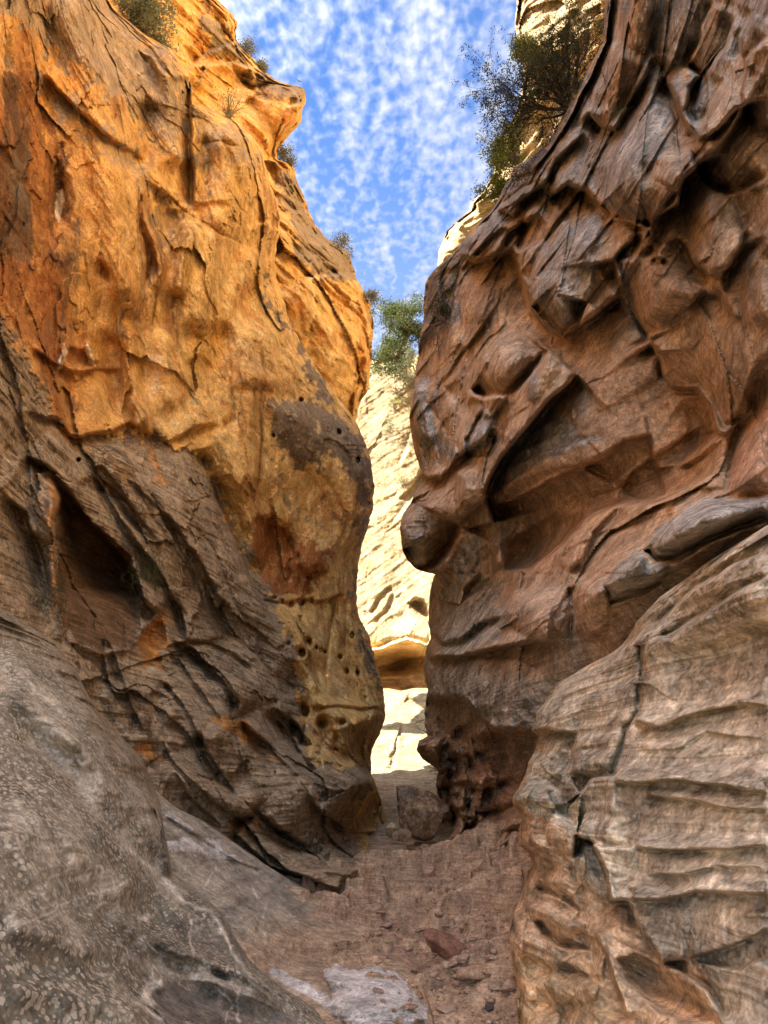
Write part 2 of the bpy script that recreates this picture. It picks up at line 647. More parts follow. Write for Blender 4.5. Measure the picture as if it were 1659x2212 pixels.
# ================================================================== LEFT WALL
L1_SIL = ("-350:60 -150:160 0:232 20:245 50:285 80:325 105:370 150:402 165:412 225:416 228:430 240:465 255:500 270:520 300:548 330:565 380:578 430:597 470:606 520:600 560:592 600:600 640:612 "
          "700:628 740:650 790:680 840:715 880:748 930:778 955:790 1000:802 1050:808 1090:806 1130:798 1180:782 1220:774 1280:770 1330:775 1370:795 1410:808 1450:818 1480:826 1520:832 1555:832 "
          "1580:822 1610:808 1640:802 1670:802 1700:812 1740:826 1770:836 1796:840 1800:812 1815:800 1850:798 1875:803 1895:802 1920:798 1940:780 1950:768 1970:735 2010:700 2060:680")
L1_D = ("-250,-350,8 -150,0,8.8 0,0,10.5 0,400,10 -250,600,6.8 0,700,9.4 0,900,8.6 0,1100,8 0,1300,7.4 -250,1200,6 -250,1700,5.5 0,1700,6.6 240,0,16 410,160,18.5 60,-350,11 414,400,17.5 300,500,14.5 200,800,12.6 150,950,11.2 "
        "565,330,21.5 590,470,22 580,600,21.8 500,700,18.4 400,900,15 680,790,22.3 808,1050,22.8 790,1250,22.4 700,1000,21.3 650,1100,20.3 600,1300,18 500,1200,15.4 400,1400,12 250,1300,10 130,1200,9.2 640,1400,17.5 "
        "780,1400,21.5 830,1550,20.8 740,1550,18.6 600,1600,13.6 800,1650,19.6 835,1780,18.4 770,1780,17.2 785,1690,15.2 700,1700,13 800,1880,11.3 700,1880,10.3 550,1760,9.8 400,1620,9.3 340,1720,8.4 760,1950,9.4 300,1900,8.2 600,2040,9 500,1500,11.6 -900,-350,4.6 -900,0,5 -900,700,4.6 -900,1300,3.9 -900,2050,3")

def L1_trace(f):
    # lip of the upper golden wall over the grey slopes
    f.L(3, "90,300 240,335 330,420 400,395 500,388 560,352 640,402 720,436 800,400 870,362 960,352", 16, 40, 26)
    # large hollow with its step
    f.S(3, "262,640 236,790 240,900 248,1180 300,1300 430,1345 560,1330 605,1240 612,1090 565,930 470,840 400,780 330,690", -62, 50, tu=-.12)
    f.S(3, "248,1085 420,1060 600,1075 640,1240 560,1340 430,1370 300,1320 250,1190", 45, 24)
    f.R(3, "225,560 215,760 225,960 245,1180", 22, 14)
    f.S(3, "400,550 440,535 510,620 590,740 710,890 640,860 560,800 470,700 425,650", -26, 20)
    # long leaning slabs
    f.R(3, "400,430 560,560 780,820 980,1060 1200,1250 1320,1470", 18, 48, .1)
    f.R(3, "620,430 760,560 900,760 1030,960 1090,1080", 12, 36)
    f.R(3, "110,330 230,420 360,600 480,740 560,860 640,960 720,1080 780,1230", 12, 26)
    f.R(3, "0,560 120,600 190,700 215,900", 25, 40)
    f.K(3, "560,560 650,740 760,900 860,1040 900,1180", 9, 4)
    f.K(3, "600,600 700,720 760,850 830,980 860,1120", 8, 4)
    f.K(3, "820,780 900,860 960,980 1010,1130 1100,1240", 10, 5)
    f.K(3, "640,880 720,1000 800,1180 830,1300", 11, 6)
    f.K(3, "840,600 900,740 980,880 1040,1010", 8, 4)
    f.K(3, "960,1240 1040,1290 1130,1380 1200,1475", 10, 6)
    f.S(3, "900,1290 960,1270 1090,1380 1120,1475 880,1475 870,1360", -18, 14)
    f.L(3, "690,1330 800,1290 900,1295 1010,1350 1100,1420", 14, 20, 14)
    # the parallel spurs: gentle upper side, steep shaded lower side
    f.L(7, "90,190 220,285 300,410 430,560 500,700 560,770", 30, 50, 60, .05)
    f.L(7, "330,255 400,375 470,480 560,600 640,740 662,870", 26, 50, 34, .05)
    f.L(7, "520,330 640,470 740,640 800,780 850,860", 13, 40, 26)
    f.L(7, "430,250 560,380 690,540 790,720 870,830", 9, 40, 20)
    f.L(7, "1150,1050 1050,900 960,780 890,660 830,500 760,330 690,170", 14, 30, 34, .05)
    f.L(7, "240,860 215,750 200,600 190,430 215,330", 26, 20, 34, .08)
    f.S(7, "730,862 790,848 880,920 935,1010 942,1080 850,1112 780,1060 715,990", 16, 20)
    f.L(7, "600,840 680,880 760,960 850,1060 840,1120", 20, 40, 30)
    f.L(7, "570,980 650,1080 700,1180 760,1290 800,1380", 20, 40, 30)
    f.L(7, "620,900 690,1000 760,1090 800,1160", 14, 30, 24)
    f.L(7, "710,1180 760,1290 840,1400 960,1500 1100,1600 1160,1640", 28, 60, 40, .05)
    f.L(7, "850,1130 950,1220 1050,1330 1140,1460 1230,1530", 24, 50, 36, .06)
    f.L(7, "940,1090 1020,1180 1090,1280 1130,1330", 16, 30, 26)
    f.L(7, "560,1180 620,1290 720,1390 800,1460 900,1480", 18, 40, 24)
    f.L(7, "600,1290 680,1420 800,1530 860,1560", 14, 30, 20)
    f.L(7, "380,830 420,950 470,1090 520,1200", 14, 30, 24)
    f.L(7, "0,330 90,400 150,540 180,700", 18, 40, 34)
    # pale scoured chute
    f.R(3, "850,450 880,590 960,700 1040,860 1090,1040", -18, 22, .1)
    f.R(3, "950,380 1000,560 1080,760 1110,1000", 12, 20)
    # big rounded nose and its dark cap
    f.S(3, "1150,262 1300,245 1460,330 1560,410 1617,560 1600,760 1560,880 1480,900 1430,720 1330,560 1240,470 1190,380", 22, 70)
    f.S(3, "1090,765 1180,740 1260,790 1300,860 1230,960 1160,1060 1090,1040 1080,900", -16, 24)
    f.S(3, "1330,830 1440,880 1420,985 1350,1040 1280,960", 12, 20)
    for s in ("1240,870 1250,960 1245,1060", "1290,900 1300,1000 1290,1080", "1210,780 1240,860 1290,960", "1360,960 1370,1060", "1330,1000 1345,1100"):
        f.K(3, s, 10, 5)
    f.L(3, "1100,1110 1200,1130 1300,1115 1400,1125 1500,1090", 8, 20, 12)
    f.E(3, "1255,1135,10,14 1215,1125,8,12 1300,1130,8,14 1345,1120,8,11 1180,1110,9,9", -9, 4)
    f.E(3, "1300,1342,17,20 1330,1300,14,18 1385,1332,6,9 1365,1322,5,8 1402,1342,5,7 1468,1360,8,10 1500,1422,7,12 1545,1432,6,14 1245,1310,9,9 1520,1270,6,10", -20, 3)
    f.E(3, "1298,252,9,10 1465,395,8,12 1548,512,7,14 342,512,8,9 1182,410,6,7", -18, 4)
    f.K(3, "1470,1080 1440,1200 1420,1320 1400,1475", 12, 5)
    f.K(3, "1490,1100 1500,1240 1490,1360", 8, 5)
    f.K(3, "1380,560 1440,640 1500,780 1470,900", 7, 4)
    # upper golden wall: buttresses and the bays between them
    f.R(1, "260,-100 380,250 450,560 500,860 540,1200 560,1420", 26, 46, .12)
    f.R(1, "690,180 750,420 770,620 770,760", 22, 34, .15)
    f.R(1, "640,420 620,600 600,760", -18, 22, .2)
    f.R(1, "960,500 1010,720 980,900 900,1060 860,1260 840,1475", 30, 44, .12)
    f.R(1, "880,560 880,800 850,900", -14, 18, .2)
    f.R(1, "150,300 190,620 230,900 240,1150", -18, 40, .2)
    f.R(3, "560,-100 570,120 590,260 640,400", 20, 20, .15)
    f.R(3, "450,-60 470,120 500,280 520,370", -16, 24, .2)
    f.R(3, "700,-80 730,140 740,320", 18, 26, .2)
    f.R(3, "1120,-120 1100,60 1080,260 1060,480 1080,700", 22, 40, .15)
    f.R(3, "960,-100 920,120 900,300", -16, 26, .2)
    f.K(1, "600,800 612,900 606,1000 650,1120 625,1290", 18, 8)
    f.S(1, "640,780 720,830 810,910 770,1010 700,1100 640,1000 610,880", -22, 22)
    f.R(1, "610,790 640,900 660,1010 700,1150 690,1290", 16, 16)
    f.R(1, "840,930 800,1080 780,1180 760,1300", 22, 18)
    f.K(1, "640,760 720,830 820,930 940,1000 1060,1060", 7, 4)
    f.L(1, "180,310 300,440 430,560 560,650 640,700", 14, 40, 34)
    f.L(1, "820,320 828,450 826,600 834,760 836,900", 36, 40, 20, .06)
    f.S(1, "590,210 660,250 700,330 690,390 640,330", -12, 12)
    f.S(1, "1040,1060 1120,1080 1160,1140 1140,1210 1060,1280 980,1400 960,1240", 14, 26)
    f.K(1, "830,620 960,610 1060,640", 6, 4)
    f.L(1, "1080,1000 1110,960 1160,960 1190,1000", -10, 14, 10)
    f.S(1, "240,660 300,760 330,860 300,980 250,1000 200,900 210,760", -10, 26)
    f.E(1, "268,880,22,80", -9, 3)
    f.K(1, "270,600 240,740 250,860", 6, 5)
    f.S(1, "420,1110 480,1160 470,1230 420,1190", -12, 14)
    f.E(1, "548,1296,9,9", -8, 3)
    f.S(3, "290,20 400,40 420,110 330,130 260,100", -10, 22)
    f.R(3, "260,0 270,60 250,120", 14, 8)
    f.R(3, "370,0 390,60 420,100", 14, 8)
    f.L(3, "130,20 260,110 340,138 430,118 520,130", 10, 30, 20)
    f.K(3, "560,230 600,330 690,560 720,600", 9, 5)
    f.S(3, "560,230 640,290 660,420 620,560 560,400", 12, 24)
    f.S(3, "250,150 330,120 420,150 400,330 330,410 260,340", -10, 30)
    f.K(3, "985,130 1010,260 1005,330 960,400", 12, 6)
    f.S(3, "790,90 860,50 930,110 880,230 800,280", -10, 26)
    f.S(3, "990,60 1100,80 1200,160 1180,220 1000,200", 12, 30)
    # undercut pillars, hanging columns and low slabs
    f.S(5, "1340,385 1400,350 1500,358 1580,400 1592,450 1545,520 1530,565 1500,600 1420,570 1385,575 1330,480", 22, 24)
    f.L(5, "1160,100 1280,180 1340,280 1330,340", 20, 30, 30)
    f.S(5, "1360,60 1480,70 1640,90 1650,160 1590,240 1480,300 1400,260 1370,160", 30, 28)
    f.L(5, "1330,100 1460,96 1560,110 1650,96", 14, 20, 10)
    for s in ("1385,160 1400,240 1380,330", "1450,200 1440,300", "1300,60 1320,180 1300,300", "1560,260 1570,380", "1600,420 1610,560 1620,640", "1250,120 1260,240 1300,330", "1190,60 1200,180 1240,260"):
        f.K(5, s, 16, 9)
    f.E(5, "1390,170,22,26 1310,120,16,30 1260,200,14,22 1480,170,18,14", -16, 3)
    f.R(5, "880,190 1050,280 1180,380 1290,520 1440,640 1590,820", 22, 40, .06)
    f.L(5, "1595,800 1430,790 1360,740 1200,650 1100,560 1000,470 930,350 870,230", 34, 40, 24, .05)
    f.S(5, "1100,560 1200,640 1360,735 1370,755 1250,740 1130,680 1090,620", -30, 16)
    f.L(5, "1540,940 1450,890 1330,850 1160,790 1060,705 1000,640", -26, 40, 20, .05)
    f.L(5, "1605,850 1540,942 1450,892", 30, 40, 20, .1)
    f.R(5, "690,370 800,425 950,490 1060,515 1105,560", 30, 30, .1)
    f.S(5, "990,600 1060,560 1105,565 1100,605 1010,640", -34, 12)
    f.L(5, "1000,645 910,615 840,600 790,560", 18, 30, 14)
    f.S(5, "690,0 780,60 830,160 870,230 840,250 760,180 700,180 690,100", 16, 20)
    f.K(5, "690,180 720,260 800,320 870,390", 14, 8)
    f.L(5, "860,200 900,300 960,390 1000,460", 16, 20, 20)
    f.R(5, "1040,140 1120,210 1200,300 1290,420 1380,540", 24, 26)
    f.L(5, "1390,550 1290,420 1200,310 1130,250", 18, 26, 16)
    f.S(5, "430,60 500,200 580,290 640,260 680,160 690,0 430,0", 20, 30)
    f.K(5, "590,20 600,120 560,220", 14, 8)
    f.K(5, "660,30 670,120 640,230", 12, 8)
    f.S(3, "600,1240 700,1180 720,1290 700,1400 640,1420 600,1340", -18, 16)

def L1_sculpt(f, X, D, n):
    low = f.mask(0, "-300,640 0,690 60,770 110,900 170,945 250,935 330,945 430,985 470,1050 500,1130 540,1200 590,1290 630,1390 655,1480 650,1560 690,1650 740,1645 790,1655 800,1690 770,1755 740,1770 810,1880 770,1960 -300,2200", 26)
    f.low = low
    w = X + .9 * np.stack([fbm(X * .5, 4), fbm(X * .5 + 31, 4), fbm(X * .5 + 77, 4)], -1)
    g1, t1, r1 = voro(stretch(w, .42, .42, .26))
    g2, t2, r2 = voro(stretch(w + .3 * fbm(X * 1.5, 3)[..., None], 1.15, 1.15, .7))
    f.facet = r2
    g3, t3, r3 = voro(stretch(w + .5 * fbm(X * .8 + 3, 4)[..., None], .8, .8, .32) + 40)
    h = .14 * t1 + .02 * (r1 - .5) + (1 - low * .75) * (.03 * t2 + .045 * t3 + .01 * (r3 - .5)) - .008 * np.exp(-g3 / .03) * (r3 > .6) * (1 - low)
    h += .22 * fbm(X * .35, 4, .48) * (1 - .65 * low)
    h += (1 - low) * .10 * fbm(stretch(X, .7, .7, .28) + 21, 4, .5)
    h += .05 * fbm(X * 1.9, 6, .58) + .014 * fbm(stretch(X, 3, 3, .6), 4, .55, ridge=True) * (1 - low)
    # slopes: inclined beds
    s = bedcoord(X, (-.12, .06, 1), .12, .6)
    f.s_lo = s
    h += low * strata(X, s, (2.2, 7, 18), (.02, .018, .010), .7)
    g4, t4, r4 = voro(np.stack([X[..., 0] * .5 + X[..., 2] * .35, X[..., 1] * .16 - X[..., 2] * .1, X[..., 2] * .55 - X[..., 0] * .6], -1) * 1.15 + .25 * fbm(X * .8, 4)[..., None])
    h += low * (.12 * t4 + .06 * (r4 - .5))
    s2 = bedcoord(X, (-.15, .1, 1), .2, .6)
    f.s2 = s2
    h += (1 - low) * strata(X, s2, (1.1, 3.8), (.02, .01))
    end = sst(1480, 1640, f.v) * sst(640, 720, f.u)
    h += end * strata(X, s2, (1.6, 4.5), (.12, .05))
    return h

def L1_colour(f, X, H):
    low = f.low
    n = fbm(X * .9, 5, .6)
    n2 = fbm(X * 3.1 + 5, 5, .62)
    st = fbm(stretch(X, 2.4, 2.4, .16) + 3, 6, .64)            # run-off streaks
    st2 = fbm(stretch(X, .8, .8, .10) + 13, 4, .55)
    col = lerp(np.broadcast_to(GOLD, X.shape), GOLDP, sst(-.1, .5, n2 + .4 * n + .5 * (f.facet - .5)))
    col = lerp(col, ORANGE, sst(.0, .45, n + .3 * (f.facet - .5)) * .75)
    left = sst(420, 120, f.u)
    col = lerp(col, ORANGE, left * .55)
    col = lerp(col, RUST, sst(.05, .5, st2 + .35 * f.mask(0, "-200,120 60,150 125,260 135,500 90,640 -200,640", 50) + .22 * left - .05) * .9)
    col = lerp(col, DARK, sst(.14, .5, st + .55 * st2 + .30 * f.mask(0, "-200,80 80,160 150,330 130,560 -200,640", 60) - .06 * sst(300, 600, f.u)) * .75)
    dome = np.maximum.reduce([f.mask(0, "-300,-400 240,-20 330,80 415,180 405,330 330,300 230,200 120,130 -20,20", 40), f.mask(1, "830,440 930,470 1050,540 1140,680 1090,760 960,720 840,760", 40) * .8,
                              f.mask(1, "160,280 330,430 560,640 660,720 620,800 420,680 260,520 130,380", 30) * .8])
    col = lerp(col, PATINA * 1.35, sst(.35, .75, dome * .75 + .5 * n2 + .25 * st))
    col = lerp(col, TAN * 1.15, dome * sst(.15, .4, n2 + .3 * n) * .6)
    dk = np.maximum.reduce([f.mask(3, "1150,262 1300,245 1440,290 1560,400 1617,560 1600,740 1545,700 1500,560 1420,480 1390,560 1320,520 1290,580 1240,480 1190,560 1185,380", 16),
                            f.mask(3, "1280,-20 1350,110 1480,290 1400,270 1310,130", 14), f.mask(1, "1140,1190 1200,1330 1260,1440 1200,1400 1130,1280", 14),
                            f.mask(3, "1560,640 1617,560 1610,720 1560,900 1530,1200 1500,1180 1520,900", 16) * .75,
                            f.mask(3, "1540,1190 1590,1300 1660,1470 1640,1500 1570,1420 1540,1300", 12) * .9,
                            f.mask(1, "640,790 760,850 800,920 760,1000 700,1060 650,960", 20) * .7, f.mask(1, "850,640 900,760 900,900 840,880", 20) * .7,
                            f.mask(3, "1160,560 1230,560 1260,700 1390,780 1330,830 1200,700", 20) * .6, f.mask(3, "800,90 930,130 880,260 790,280", 20) * .5])
    col = lerp(col, PATINA * .8, sst(.38, .68, dk * .8 + .35 * n2 + .12 * st))
    red = np.maximum.reduce([f.mask(3, "1085,765 1180,738 1290,850 1445,880 1420,990 1300,1120 1110,1100 1085,960", 20), f.mask(3, "1010,590 1110,560 1150,720 1060,760", 24) * .7,
                             f.mask(3, "1400,80 1590,100 1600,260 1480,290 1390,160", 24) * .5, f.mask(0, "-20,560 110,560 180,700 220,800 100,830 60,760 0,690", 30) * .8, f.mask(3, "240,130 330,120 410,170 400,330 250,330", 20) * .6])
    col = lerp(col, RUST * 1.15, sst(.4, .8, red * .8 + .3 * n2))
    ch = f.stroke(3, "850,450 885,590 965,710 1040,860 1090,1040", 20)
    col = lerp(col, np.array([.66, .43, .13]), ch * .85)
    fine = fbm(stretch(X, 4.5, 4.5, 3.2) + 61, 6, .70)
    reg = .35 + .45 * sst(520, 250, f.u) + .35 * dome + .3 * sst(560, 700, f.u) * sst(1000, 700, f.v)
    col = lerp(col, PATINA * .62, sst(.12, .40, fine * .40 + .85 * st + .35 * n - .28 + .32 * reg) * .9)
    col = lerp(col, GOLDP * 1.08, sst(.12, .4, -fine + .3 * n) * sst(250, 420, f.u) * .6)
    wh = np.maximum.reduce([f.mask(1, "250,830 275,820 270,900 250,970 238,930", .5), f.mask(3, "275,0 290,40 275,110 250,125 262,60", .5), f.mask(3, "365,0 400,30 410,110 385,95 370,50", .5), f.mask(3, "670,60 700,80 690,200 660,240 650,140", 20) * .4])
    col = lerp(col, np.array([.80, .66, .46]), np.clip(wh * 1.2, 0, 1) * sst(-.5, -.1, n2 + .3 * n))
    # grey slopes
    slope = lerp(np.broadcast_to(PATINA, X.shape), PATINA * 1.5 + np.array([.03, .015, 0]), sst(-.1, .45, n2))
    lam = fbm(np.stack([X[..., 0] * .7, X[..., 1] * .7, f.s_lo * 14], -1), 4, .65)
    slope = lerp(slope, DARK * 1.15, sst(.05, .4, n + .4 * st + .5 * lam) * .75)
    slope = lerp(slope, np.array([.36, .25, .14]), sst(.12, .45, n2 - .3 * lam - .1) * .7)
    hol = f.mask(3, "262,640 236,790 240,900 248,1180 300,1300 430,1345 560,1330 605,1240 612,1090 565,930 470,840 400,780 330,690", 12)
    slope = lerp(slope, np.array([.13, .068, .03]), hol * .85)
    org = np.maximum.reduce([f.mask(3, "600,1250 650,1200 720,1190 720,1290 700,1420 620,1400 595,1320", 12), f.mask(5, "560,240 640,260 700,330 620,340", 12), f.mask(5, "980,600 1110,590 1100,625 1000,640", 8),
                             f.mask(3, "215,560 260,600 240,760 240,1180 225,1180 215,900 200,740", 9) * .8, f.mask(5, "910,150 1050,160 1110,240 1180,330 1080,280 960,210", 14), f.mask(3, "640,430 700,560 740,610 680,610 640,520", 12) * .8])
    slope = lerp(slope, ORANGE * .85, sst(.3, .9, org * .8 + .45 * n2) * .85)
    w = sst(.30, .70, low + .5 * n2 * (1 - np.abs(2 * low - 1)) + .22 * n2 + .15 * st)
    w = w * (1 - .45 * sst(.15, .5, n + .4 * st) * sst(1350, 950, f.v))
    drip = sst(1480, 1560, f.v) * sst(600, 700, f.u)
    col = lerp(col, PATINA * 1.15, drip * sst(.0, .4, n2 + .5 * n) * .7)
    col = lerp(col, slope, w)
    # undersides that the rain does not reach stay clean and ochre
    fl = w * (1 - hol) * (1 - sst(.3, .6, org)) * .8 + dome * .35 + .15 * sst(.3, .6, dk)
    beds = .08 + .8 * low
    return col, fl, beds

M_left = rock_mat('golden_sandstone', 1.0, fleck=(.44, .335, .20), fleck_scale=15., fleck_stretch=(1, 1, .7), bed=(-.12, .06, 1), bed_freq=30, bump=.03, grain=.27)
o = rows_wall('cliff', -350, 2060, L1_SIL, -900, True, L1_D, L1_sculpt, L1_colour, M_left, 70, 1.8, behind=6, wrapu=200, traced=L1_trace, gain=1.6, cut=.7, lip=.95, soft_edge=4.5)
tag(o, 'tall golden sandstone canyon wall with dark streaks above grey leaning slabs, left of the passage', 'cliff', kind='structure')

# ================================================================== FAR LEFT BUTTRESS
L2_SIL = ("-350:420 -100:450 0:470 10:480 30:503 50:513 85:510 100:520 115:540 150:570 175:600 183:630 190:655 215:661 240:656 265:650 285:632 305:612 330:598 345:600 352:625 365:635 385:640 420:655 460:668 490:685 "
          "510:697 530:735 545:752 580:765 610:775 650:798 690:808 740:805 800:800 840:795 880:775 915:765 960:745 1000:700 1060:640")
L2_D = "200,-350,27 450,-350,31 300,0,27 470,0,31 200,300,24 420,150,28 560,150,32 655,210,31.5 600,330,31 640,385,32 500,250,29 690,500,32 780,620,31.5 805,700,30.5 700,700,27.5 765,900,28.5 600,500,27 640,640,25.5 300,700,24 500,900,25 700,1000,27"

def L2_trace(f):
    f.L(1, "830,390 900,280 1000,265 1090,290 1120,400 1060,440 1040,480", -14, 20, 20)
    f.S(1, "850,290 960,275 1080,300 1100,390 1040,470 930,460 840,420", -12, 20)
    f.S(1, "1100,330 1200,360 1310,380 1322,430 1300,520 1230,600 1150,560 1090,440", 14, 26)
    f.L(1, "1320,440 1250,460 1150,440 1090,400 960,260 900,270 800,290", 14, 26, 24, .05)
    f.L(1, "1230,610 1190,670 1150,700", 10, 14, 16)
    f.S(1, "1190,690 1280,760 1330,930 1260,910 1200,860", 10, 16)
    f.L(1, "1340,930 1250,900 1210,850", 14, 14, 16)
    f.L(1, "1545,1190 1440,1180 1330,1200 1280,1230", 10, 26, 16)
    f.K(1, "1300,1060 1400,1140 1460,1180", 6, 4)
    f.L(1, "960,100 1010,180 900,220 820,290", 12, 26, 20)
    f.L(3, "1600,60 1500,70 1400,40", 6, 14, 10)
    f.S(3, "1420,80 1580,60 1605,180 1560,270 1480,290 1400,180", -8, 24)

def L2_sculpt(f, X, D, n):
    w = X + .8 * np.stack([fbm(X * .3, 3), fbm(X * .3 + 31, 3), fbm(X * .3 + 77, 3)], -1)
    g1, t1, r1 = voro(stretch(w, .26, .26, .22))
    g2, t2, r2 = voro(stretch(w + .3 * fbm(X, 3)[..., None], .85, .85, .7))
    f.facet = r2
    h = .6 * t1 + .25 * (r1 - .5) + .13 * t2 + .05 * (r2 - .5) - .05 * np.exp(-g2 / .05) * (r2 > .6)
    h += .5 * fbm(X * .3, 5, .55) + .10 * fbm(X * 1.6, 5, .6)
    s = bedcoord(X, (-.1, .1, 1), .4, .3)
    return h + strata(X, s, (.7, 2.4), (.14, .06))

def L2_colour(f, X, H):
    n = fbm(X * .6, 5, .6)
    n2 = fbm(X * 2.2 + 5, 5, .62)
    st = fbm(stretch(X, 1.4, 1.4, .2) + 3, 4, .6)
    col = lerp(np.broadcast_to(GOLD, X.shape), GOLDP, sst(-.1, .4, n2 + .4 * (f.facet - .5)))
    col = lerp(col, ORANGE * 1.1, sst(-.05, .4, n + .4 * (f.facet - .5)) * .8)
    edge = np.maximum.reduce([f.mask(1, "880,80 960,100 1030,200 1100,270 1120,420 1020,260 900,240", 24), f.mask(1, "1090,260 1200,350 1320,380 1310,440 1180,420 1100,340", 14), f.mask(1, "1190,680 1290,760 1345,940 1500,1070 1560,1210 1440,1230 1330,1180 1260,1080 1280,980 1210,880", 22),
                              f.mask(1, "1540,1180 1620,1380 1640,1500 1590,1420 1560,1300", 14) * .7])
    col = lerp(col, PATINA * 1.15, sst(.3, .7, edge * .8 + .4 * n2 + .2 * st))
    return col, edge * .4, np.full(H.shape, .5)

o = rows_wall('cliff', -350, 1060, L2_SIL, 120, True, L2_D, L2_sculpt, L2_colour, M_left, 45, 3.0, jag=5, res=RES * 1.25, behind=7, wrapu=320, traced=L2_trace, gain=1.5)
tag(o, 'farther golden cliff with a jutting overhanging nose high against the sky, upper left', 'cliff', kind='structure')
# ================================================================== RIGHT WALL
R1_SIL = ("-350:1420 -150:1345 0:1306 90:1304 165:1260 210:1232 250:1215 285:1198 320:1170 345:1140 360:1109 385:1100 410:1085 435:1074 460:1055 490:1025 515:1006 540:989 560:965 575:944 600:925 620:919 660:915 700:914 740:905 780:902 830:895 "
          "880:888 905:884 950:890 985:900 1020:912 1040:905 1080:890 1110:872 1140:864 1160:866 1190:870 1210:880 1230:900 1236:918 1240:938 1260:932 1300:927 1340:925 1380:930 1410:918 1440:914 1470:918 1490:924 1520:920 "
          "1560:918 1590:925 1600:905 1620:900 1640:912 1655:935 1665:946 1700:940 1725:948 1760:962 1790:968 1825:960 1850:975 1880:1000 1920:1040 1960:1075 2000:1093 2050:1100 2212:1112 2300:1115")
R1_D = ("1420,-350,8.6 1306,0,10.5 1260,165,12 1198,285,13.4 1074,435,16.5 944,575,19.6 915,660,20.5 902,780,20.5 886,905,20 912,1020,20.5 866,1150,17.6 938,1250,20 925,1400,19.8 920,1540,20 905,1615,18.6 946,1700,19.3 966,1790,17.6 "
        "960,1825,14.6 1000,1880,11.2 1040,1920,9.7 1075,1960,8.3 1095,2000,7.3 1100,2050,6.5 1112,2212,4.95 1115,2300,4.4 1750,-350,5.6 1659,0,6.1 1659,400,6 1659,800,6.1 1600,1000,6.9 1700,1100,5.6 1659,1300,6.2 1659,1700,6 1659,2212,5 1750,2300,4.6 "
        "1300,2212,5.6 1300,1900,7 1250,1700,9 1150,1700,10.6 1160,1850,8.6 1090,1700,11.8 1000,1740,15.5 1080,1860,9.6 1150,2000,6.9 1250,1550,8.6 1400,1400,7 1350,1250,7.2 1300,1100,9.4 1480,950,8.6 1250,900,9.8 1050,1040,13.4 "
        "1150,1200,11.4 1100,1350,11 960,1450,15.4 1100,1540,10 1000,1600,15.5 1400,600,8.4 1200,600,11.6 1050,800,15 1000,1150,15.6 1500,300,7.6 1350,300,9.6 1560,1200,5.9 2600,-350,3.2 2600,0,3.4 2600,700,3.5 2600,1300,3.5 2600,2300,3.2")
R0_SIL = ("1060:1790 1100:1715 1132:1662 1170:1600 1213:1530 1250:1480 1290:1425 1342:1376 1390:1347 1408:1325 1437:1270 1475:1207 1505:1188 1540:1163 1578:1152 1590:1166 1620:1162 1645:1142 1675:1134 1715:1112 1735:1109 1770:1129 1795:1124 1825:1122 "
          "1845:1149 1875:1154 1905:1139 1940:1124 1975:1109 2005:1102 2035:1102 2075:1104 2120:1109 2213:1114 2300:1116")
R0_D = ("1700,1100,4.6 1659,1132,4.9 1530,1213,5.4 1425,1290,5.8 1330,1405,5.8 1270,1437,6 1205,1475,6.4 1160,1570,6.7 1136,1670,6.5 1110,1725,6.3 1124,1810,6.15 1150,1860,6 1120,1940,5.8 1102,2010,5.5 1108,2110,5.2 1114,2213,4.8 1116,2300,4.3 "
        "1659,1300,4.15 1659,1700,3.5 1659,2212,2.9 1750,2300,2.6 1300,2212,3.8 1300,1900,4.6 1250,1700,5.2 1250,1550,5.7 1400,1400,5.1 1500,1500,4.4 1200,2000,5 1200,1850,5.4 1800,1500,3.5 1800,1200,4.2 2600,1100,2.5 2600,1700,2 2600,2300,1.7")

